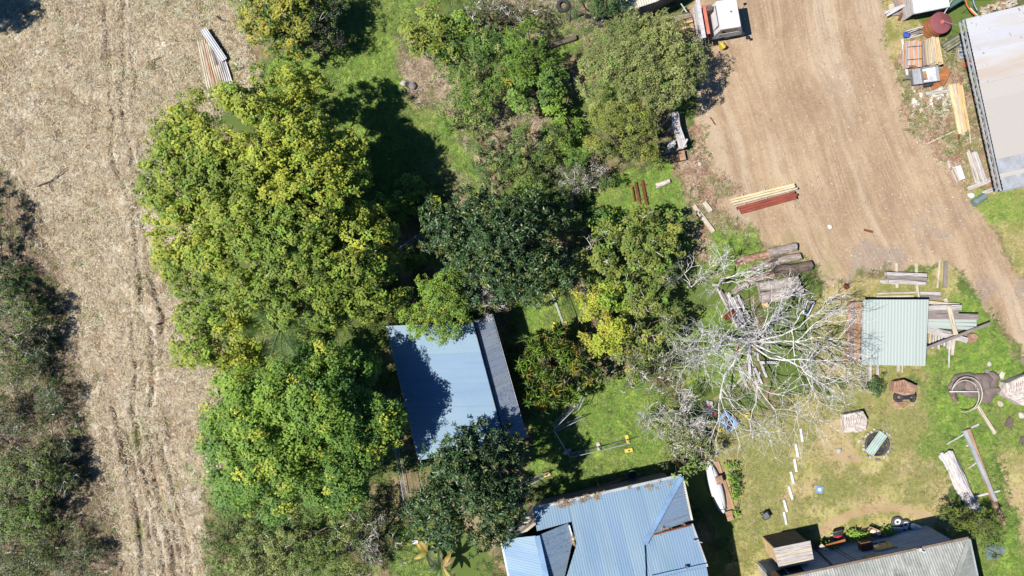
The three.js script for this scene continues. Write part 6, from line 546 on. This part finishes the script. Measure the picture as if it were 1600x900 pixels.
{ const t = thing('stool', 'small black framed stool with grey seat on the lawn', 'stool', at0(W(1197, 806, 0.4)), 0.5); part('seat', rbox(0.34, 0.05, 0.36, 0.02, 0, 0.42), M.galvDark, t); part('frame', [box(0.46, 0.05, 0.04, 0, 0.41, 0.2), box(0.46, 0.05, 0.04, 0, 0.41, -0.2), box(0.04, 0.05, 0.36, 0.21, 0.41), box(0.04, 0.05, 0.36, -0.21, 0.41)], M.black, t); for (const x of [-0.2, 0.2]) for (const z of [-0.18, 0.18]) part('leg', box(0.04, 0.4, 0.04, x, 0.2, z), M.black, t); }
{ const t = thing('fire_pit', 'round dark sunken fire pit ringed with small stones on the lawn', 'fire pit', W(1370, 694)); part('ring', metreUV(new THREE.LatheGeometry([[0.62, 0.02], [0.66, 0.16], [0.72, 0.16], [0.76, 0]].map(([x, y]) => new THREE.Vector2(x, y)), 30)), M.charcoal, t); part('ash', cyl(0.62, 0.62, 0.03, 24, 0, 0.02), M.black, t); for (let i = 0; i < 22; i++) { const a = i / 22 * 6.283 + rr(-0.1, 0.1), r = rr(0.82, 0.98), m = part('stone', rough(new THREE.DodecahedronGeometry(0.09, 0), 0.05, 8), pick([M.stone, M.stoneDark, M.concrete]), t); m.position.set(Math.cos(a) * r, 0.04, Math.sin(a) * r); m.rotation.y = a; } }
{ const t = thing('pit_cover', 'pale green ribbed sheet laid across the fire pit', 'metal sheet', W(1369, 691)); span('sheet', [1358, 709], [1381, 677], 0.6, 0.02, 0.24, M.greenSheet, t, null, (l, th, w) => { const g = new THREE.PlaneGeometry(l, w, 2, 30).rotateX(-Math.PI / 2), P = g.attributes.position; for (let k = 0; k < P.count; k++) P.setY(k, 0.014 * Math.sin(P.getZ(k) * 6.283 / 0.15)); g.computeVertexNormals(); return metreUV(g); }); }
function stumpBlock(label, pts, h, mat, turn = 0) { const c = pts.reduce((s, p) => [s[0] + p[0] / pts.length, s[1] + p[1] / pts.length], [0, 0]), b = at0(W(c[0], c[1], h)), t = thing('stump', label, 'stump', b), s = new THREE.Shape(pts.map(([x, y]) => { const p = W(x, y, h).sub(b); return new THREE.Vector2(p.x, -p.z); })); part('wood', metreUV(rough(new THREE.ExtrudeGeometry(s, { depth: h, bevelEnabled: true, bevelSize: 0.05, bevelThickness: 0.05, bevelSegments: 2 }).rotateX(-Math.PI / 2), 0.12, 3)), mat, t); const ridges = []; for (let i = 0; i < 9; i++) { const k = (i + 0.5) / 9, A = W(pts[0][0] + (pts[1][0] - pts[0][0]) * k, pts[0][1] + (pts[1][1] - pts[0][1]) * k, h).sub(b), B = W(pts.at(-1)[0] + (pts.at(-2)[0] - pts.at(-1)[0]) * k, pts.at(-1)[1] + (pts.at(-2)[1] - pts.at(-1)[1]) * k, h).sub(b); ridges.push(tube([A.clone().lerp(B, 0.1).add(V(0, 0.03, 0)), A.clone().lerp(B, 0.5).add(V(rr(-0.06, 0.06), 0.07, 0)), A.clone().lerp(B, 0.92).add(V(0, 0.02, 0))], rr(0.04, 0.08), 0.03, 5)); } part('ridges', ridges.map((g) => rough(g, 0.06, 6)), mat, t); return t; }
stumpBlock('pale bleached wood stump on the lawn below the bare twigs', [[1319, 649], [1347, 644], [1356, 656], [1352, 671], [1340, 675], [1321, 673]], 0.5, M.barkPale);
stumpBlock('huge pale sawn log cut off by the edge of the frame', [[1574, 600], [1606, 586], [1640, 600], [1640, 640], [1600, 633], [1573, 620]], 0.7, M.barkPale);
{ const t = thing('tyre_cart', 'black cart with two fat tyres on the grass below the shelter', 'cart', at0(W(1414, 620, 0.3))); for (const [x, z, r] of [[-0.42, 0.02, 1], [0.44, 0.02, 1]]) { const w = part('tyre', new THREE.TorusGeometry(0.22, 0.11, 10, 20).rotateX(x < 0 ? Math.PI / 2 : 0).rotateY(x < 0 ? 0 : Math.PI / 2).translate(x, 0.33, z), M.rubber, t); part('hub', cyl(0.1, 0.1, 0.1, 12).rotateX(x < 0 ? 0 : Math.PI / 2).translate(x, 0.33, z), M.soil, w); } part('axle', box(0.7, 0.12, 0.14, 0, 0.3, 0.03), M.charcoal, t); part('deck', box(0.5, 0.05, 0.4, 0, 0.4, -0.05), M.black, t); }
stumpBlock('split pale wood slab resting on the black tyre cart', [[1399, 597], [1412, 595], [1432, 603], [1428, 614], [1414, 617], [1397, 611]], 0.55, M.barkBrown);
single('root_litter', 'brown dead root litter on the grass under the black tyre cart', 'debris', rough(metreUV(new THREE.SphereGeometry(0.5, 16, 8).scale(1.1, 0.12, 0.35).translate(0, 0.04, 0)), 0.12, 4), M.barkBrown, W(1405, 631));
{ // tarpaulin heap
  const t = thing('tarpaulin_heap', 'creased grey-brown tarpaulin heap in the grass under the white hoops', 'tarpaulin', W(1517, 607)); seed(131);
  for (const [px, py, w, d, a, h] of [[1500, 590, 1.2, 0.5, 0.25, 0.2], [1493, 604, 1.1, 0.7, 0.1, 0.26], [1513, 603, 0.7, 0.75, 0.2, 0.34], [1525, 601, 0.7, 0.8, 0, 0.36], [1537, 596, 0.75, 0.9, -0.1, 0.36], [1549, 593, 0.6, 0.9, 0.1, 0.3], [1520, 615, 1.5, 0.45, -0.06, 0.22], [1546, 611, 0.9, 0.5, 0.1, 0.26], [1540, 621, 0.8, 0.6, 0.4, 0.22], [1512, 587, 0.8, 0.3, -0.1, 0.24], [1530, 589, 0.9, 0.4, 0, 0.28]]) { const g = rough(new THREE.SphereGeometry(0.5, 22, 12).scale(w * 1.15, h * 1.5, d * 1.15), 0.13, 3.1); metreUV(g); const m = part('fold', g, M.tarp, t); m.position.copy(W(px, py)).sub(t.position).setY(0.1 + h * 0.3); m.rotation.y = a; }
}
for (const [l, r, px, py, a0, a1, h] of [['outer white plastic hoop standing over the tarpaulin heap', 1.06, 1511, 616, -2.9, 1.1, 0.62], ['inner white plastic hoop beside the outer hoop over the tarpaulin', 0.98, 1508, 619, -2.7, 1.9, 0.56]]) single('hoop', l, 'hoop', tube(Array.from({ length: 33 }, (_, i) => { const a = a0 + (a1 - a0) * i / 32; return W(px, py, h).add(V(Math.cos(a) * r, -0.18 * Math.cos(a) , Math.sin(a) * r)); }), 0.03, 0.03, 6), M.cream);
tagged(span('pole', [1484, 612], [1530, 612], 0.06, 0.06, 0.5, M.white), 'straight white pipe across the tarpaulin heap', 'pipe'); tagged(span('log', [1488, 608], [1496, 628], 0.36, 0.3, 0.42, M.barkDark, null, null, (a, b, d) => logGeo(a, b, d, 0.15)), 'short dark log end at the left of the tarpaulin heap', 'log');
{ const t = thing('fallen_tree', 'bleached white splintered tree trunk lying beside the twin beams', 'trunk', W(1498, 748)); seed(133); const P = [[1476, 706], [1487, 726], [1499, 752], [1508, 770], [1523, 794]]; for (let i = 0; i < 9; i++) { const o = (i - 4) * 2.0; const pts = P.map(([x, y], k) => W(x + o * (k < 1 ? 1.1 : k === 4 ? 0.8 : 1) + rr(-1, 1), y - o * 0.35 + rr(-1, 1) + (k === 0 || k === 4 ? rr(-3, 3) : 0)).sub(t.position).setY(0.3 - 0.018 * Math.abs(i - 4) * Math.abs(i - 4) + rr(-0.02, 0.04))); part('strand', rough(tube(new THREE.CatmullRomCurve3(pts).getPoints(14), rr(0.09, 0.13), rr(0.06, 0.1), 7), 0.05, 5), pick([M.silverWood, M.silverWood, M.barkPale]), t); } for (let i = 0; i < 8; i++) { const a = rr(0, 6.28); part('root', tube([W(1524, 792).sub(t.position).setY(0.2), W(1524 + Math.cos(a) * 9, 793 + Math.sin(a) * 6).sub(t.position).setY(rr(0.1, 0.5))], 0.07, 0.02, 5), M.galvDark, t); } }
tagged(span('beam', [1508, 673], [1557, 784], 0.2, 0.18, 0.3, M.galv), 'grey metal channel lying along the brown beam across the grass', 'beam'); tagged(span('beam', [1513, 671], [1569, 821], 0.26, 0.2, 0.28, M.brownWood), 'long reddish brown timber beam beside the grey channel on the grass', 'beam');
{ const t = thing('plastic_netting', 'crumpled pale blue plastic netting on grass right of the grey roof', 'netting', W(1552, 862)); const g = new THREE.PlaneGeometry(1.1, 0.9, 14, 12).rotateX(-Math.PI / 2); rough(g, 0.25, 2.6); part('sheet', g.translate(0, 0.12, 0), new THREE.MeshPhysicalMaterial({ color: C(170, 196, 200), roughness: 0.5, transmission: 0.55, thickness: 0, side: THREE.DoubleSide }), t); part('cord', tube([V(-0.5, 0.2, -0.2), V(0, 0.26, 0.1), V(0.45, 0.2, 0.3)], 0.02, 0.02, 5), M.galv, t); }
function wheel(label, px, py, h, r) { const t = thing('wheel', label, 'wheel', at0(W(px, py, h)), 0, 'spare wheels at the house wall'); part('tyre', new THREE.LatheGeometry([[0.58, 0.05], [0.66, 0], [0.94, 0.02], [1, 0.12], [1, 0.42], [0.94, 0.54], [0.7, 0.56], [0.6, 0.5], [0.58, 0.05]].map(([x, y]) => new THREE.Vector2(x * r, y * r * 0.9 + h - 0.25)), 28), M.charcoal, t); part('rim', new THREE.LatheGeometry([[0, 0.34], [0.16, 0.36], [0.2, 0.3], [0.45, 0.28], [0.56, 0.46], [0.6, 0.46]].map(([x, y]) => new THREE.Vector2(x * r, y * r * 0.9 + h - 0.25)), 24), M.white, t); part('hub', cyl(0.06, 0.07, 0.08, 12, 0, h - 0.12), M.black, t); if (h > 0.35) part('support', cyl(r * 0.6, r * 0.7, h - 0.25, 14, 0, (h - 0.25) / 2), M.rubber, t); return t; }
wheel('upper spare wheel with white rim at the end of the shaded blue wall', 1404, 817, 0.25, 0.36); wheel('spare wheel with pale rim propped between the other wheel and the gas bottle', 1417, 821, 0.3, 0.34);
{ const t = thing('gas_bottle', 'silver gas bottle lying against the end of the shaded blue wall', 'gas bottle', at0(W(1433, 825, 0.3)), -0.35); part('cylinder', new THREE.CapsuleGeometry(0.19, 0.42, 8, 18).rotateZ(Math.PI / 2).translate(0, 0.2, 0), M.white, t); part('collar', new THREE.TorusGeometry(0.11, 0.02, 6, 16).rotateY(Math.PI / 2).translate(0.42, 0.2, 0), M.galv, t); part('valve', cyl(0.03, 0.03, 0.1, 8).rotateZ(Math.PI / 2).translate(0.42, 0.2, 0), M.galvDark, t); }
{ const t = thing('white_tray', 'long white trough on the ground in front of the spare wheels', 'trough', at0(W(1406, 829, 0.3)), -0.02); part('trough', [box(0.95, 0.04, 0.3, 0, 0.1), box(0.95, 0.2, 0.03, 0, 0.2, 0.15), box(0.95, 0.2, 0.03, 0, 0.2, -0.15), box(0.03, 0.2, 0.28, 0.46, 0.2), box(0.03, 0.2, 0.28, -0.46, 0.2)], M.white, t); part('edge_trim', box(0.97, 0.02, 0.05, 0, 0.31, -0.15), M.white, t); }
{ const t = thing('mower', 'red and black lawn mower among plants against the shaded blue wall', 'mower', at0(W(1312, 841, 0.4)), 0.25); part('deck', rbox(0.6, 0.16, 0.46, 0.06, 0, 0.2), M.charcoal, t); part('engine_cover', new THREE.SphereGeometry(0.24, 18, 10, 0, 6.283, 0, 1.57).scale(1.1, 0.8, 0.8).translate(0.02, 0.28, 0), M.red, t); part('catcher', rough(rbox(0.5, 0.3, 0.3, 0.06, 0.05, 0.3, -0.34), 0.05, 5), M.black, t); for (const [x, z] of [[-0.32, 0.22], [0.32, 0.22], [-0.32, -0.22], [0.32, -0.22]]) part('wheel', new THREE.TorusGeometry(0.08, 0.035, 6, 14).translate(x, 0.12, z), M.white, t); part('handle', tube([V(-0.26, 0.25, -0.15), V(-0.4, 0.6, -0.5), V(0.3, 0.65, -0.55), V(0.28, 0.25, -0.15)], 0.018, 0.018, 6), M.galvDark, t); }
tagged(span('plank', [1291, 853], [1321, 844], 0.16, 0.05, 0.9, M.rustOrange), 'orange-brown shelf board fixed in front of the shaded wall below the mower', 'board'); tagged(span('plank', [1282, 852], [1293, 861], 0.24, 0.06, 1.0, M.paleWood), 'short pale board leaning at the corner between outhouse and shaded wall', 'board');
{ const t = thing('cart', 'wooden garden cart frame with cream sacks beside the boxed window', 'cart', at0(W(1368, 835, 0.5)), -0.4); for (const z of [-0.3, 0.3]) part('side_rail', box(0.95, 0.06, 0.05, 0, 0.5, z), M.pine2, t); for (const x of [-0.4, 0.4]) part('end_rail', box(0.05, 0.06, 0.6, x, 0.5, 0), M.rustDark, t); part('floor', box(0.9, 0.03, 0.55, 0, 0.36), M.barkBrown, t); for (const x of [-0.38, 0.38]) part('leg', box(0.05, 0.36, 0.05, x, 0.18, 0.26), M.barkBrown, t); part('sack', rough(new THREE.SphereGeometry(0.2, 14, 10).scale(1, 0.6, 0.8).translate(-0.2, 0.5, -0.1), 0.08, 5), M.cream, t); part('sack', rough(new THREE.SphereGeometry(0.17, 14, 10).scale(1, 0.6, 0.8).translate(0.16, 0.5, -0.15), 0.08, 5), M.cream, t); }
{ const t = thing('drum', 'grey-green metal drum lying below the metal shed corner', 'drum', at0(W(1531, 312, 0.3)), 0.55); part('shell', metreUV(cyl(0.22, 0.22, 0.85, 20)).rotateZ(Math.PI / 2).translate(0, 0.23, 0), std(C(136, 154, 152), 0.6, T.blotch), t); for (const x of [-0.42, -0.14, 0.14, 0.42]) part('hoop', new THREE.TorusGeometry(0.222, 0.014, 6, 22).rotateY(Math.PI / 2).translate(x, 0.23, 0), M.galvDark, t); }
{ const t = thing('pump_tray', 'cream pump tray on the small lawn by the banana leaf', 'tray', W(649, 846)); part('tray_body', rbox(0.34, 0.12, 0.22, 0.03, 0, 0.07), M.cream, t); part('lid', rbox(0.36, 0.03, 0.24, 0.01, 0, 0.145), M.white, t); }

renderer.render(scene, camera);
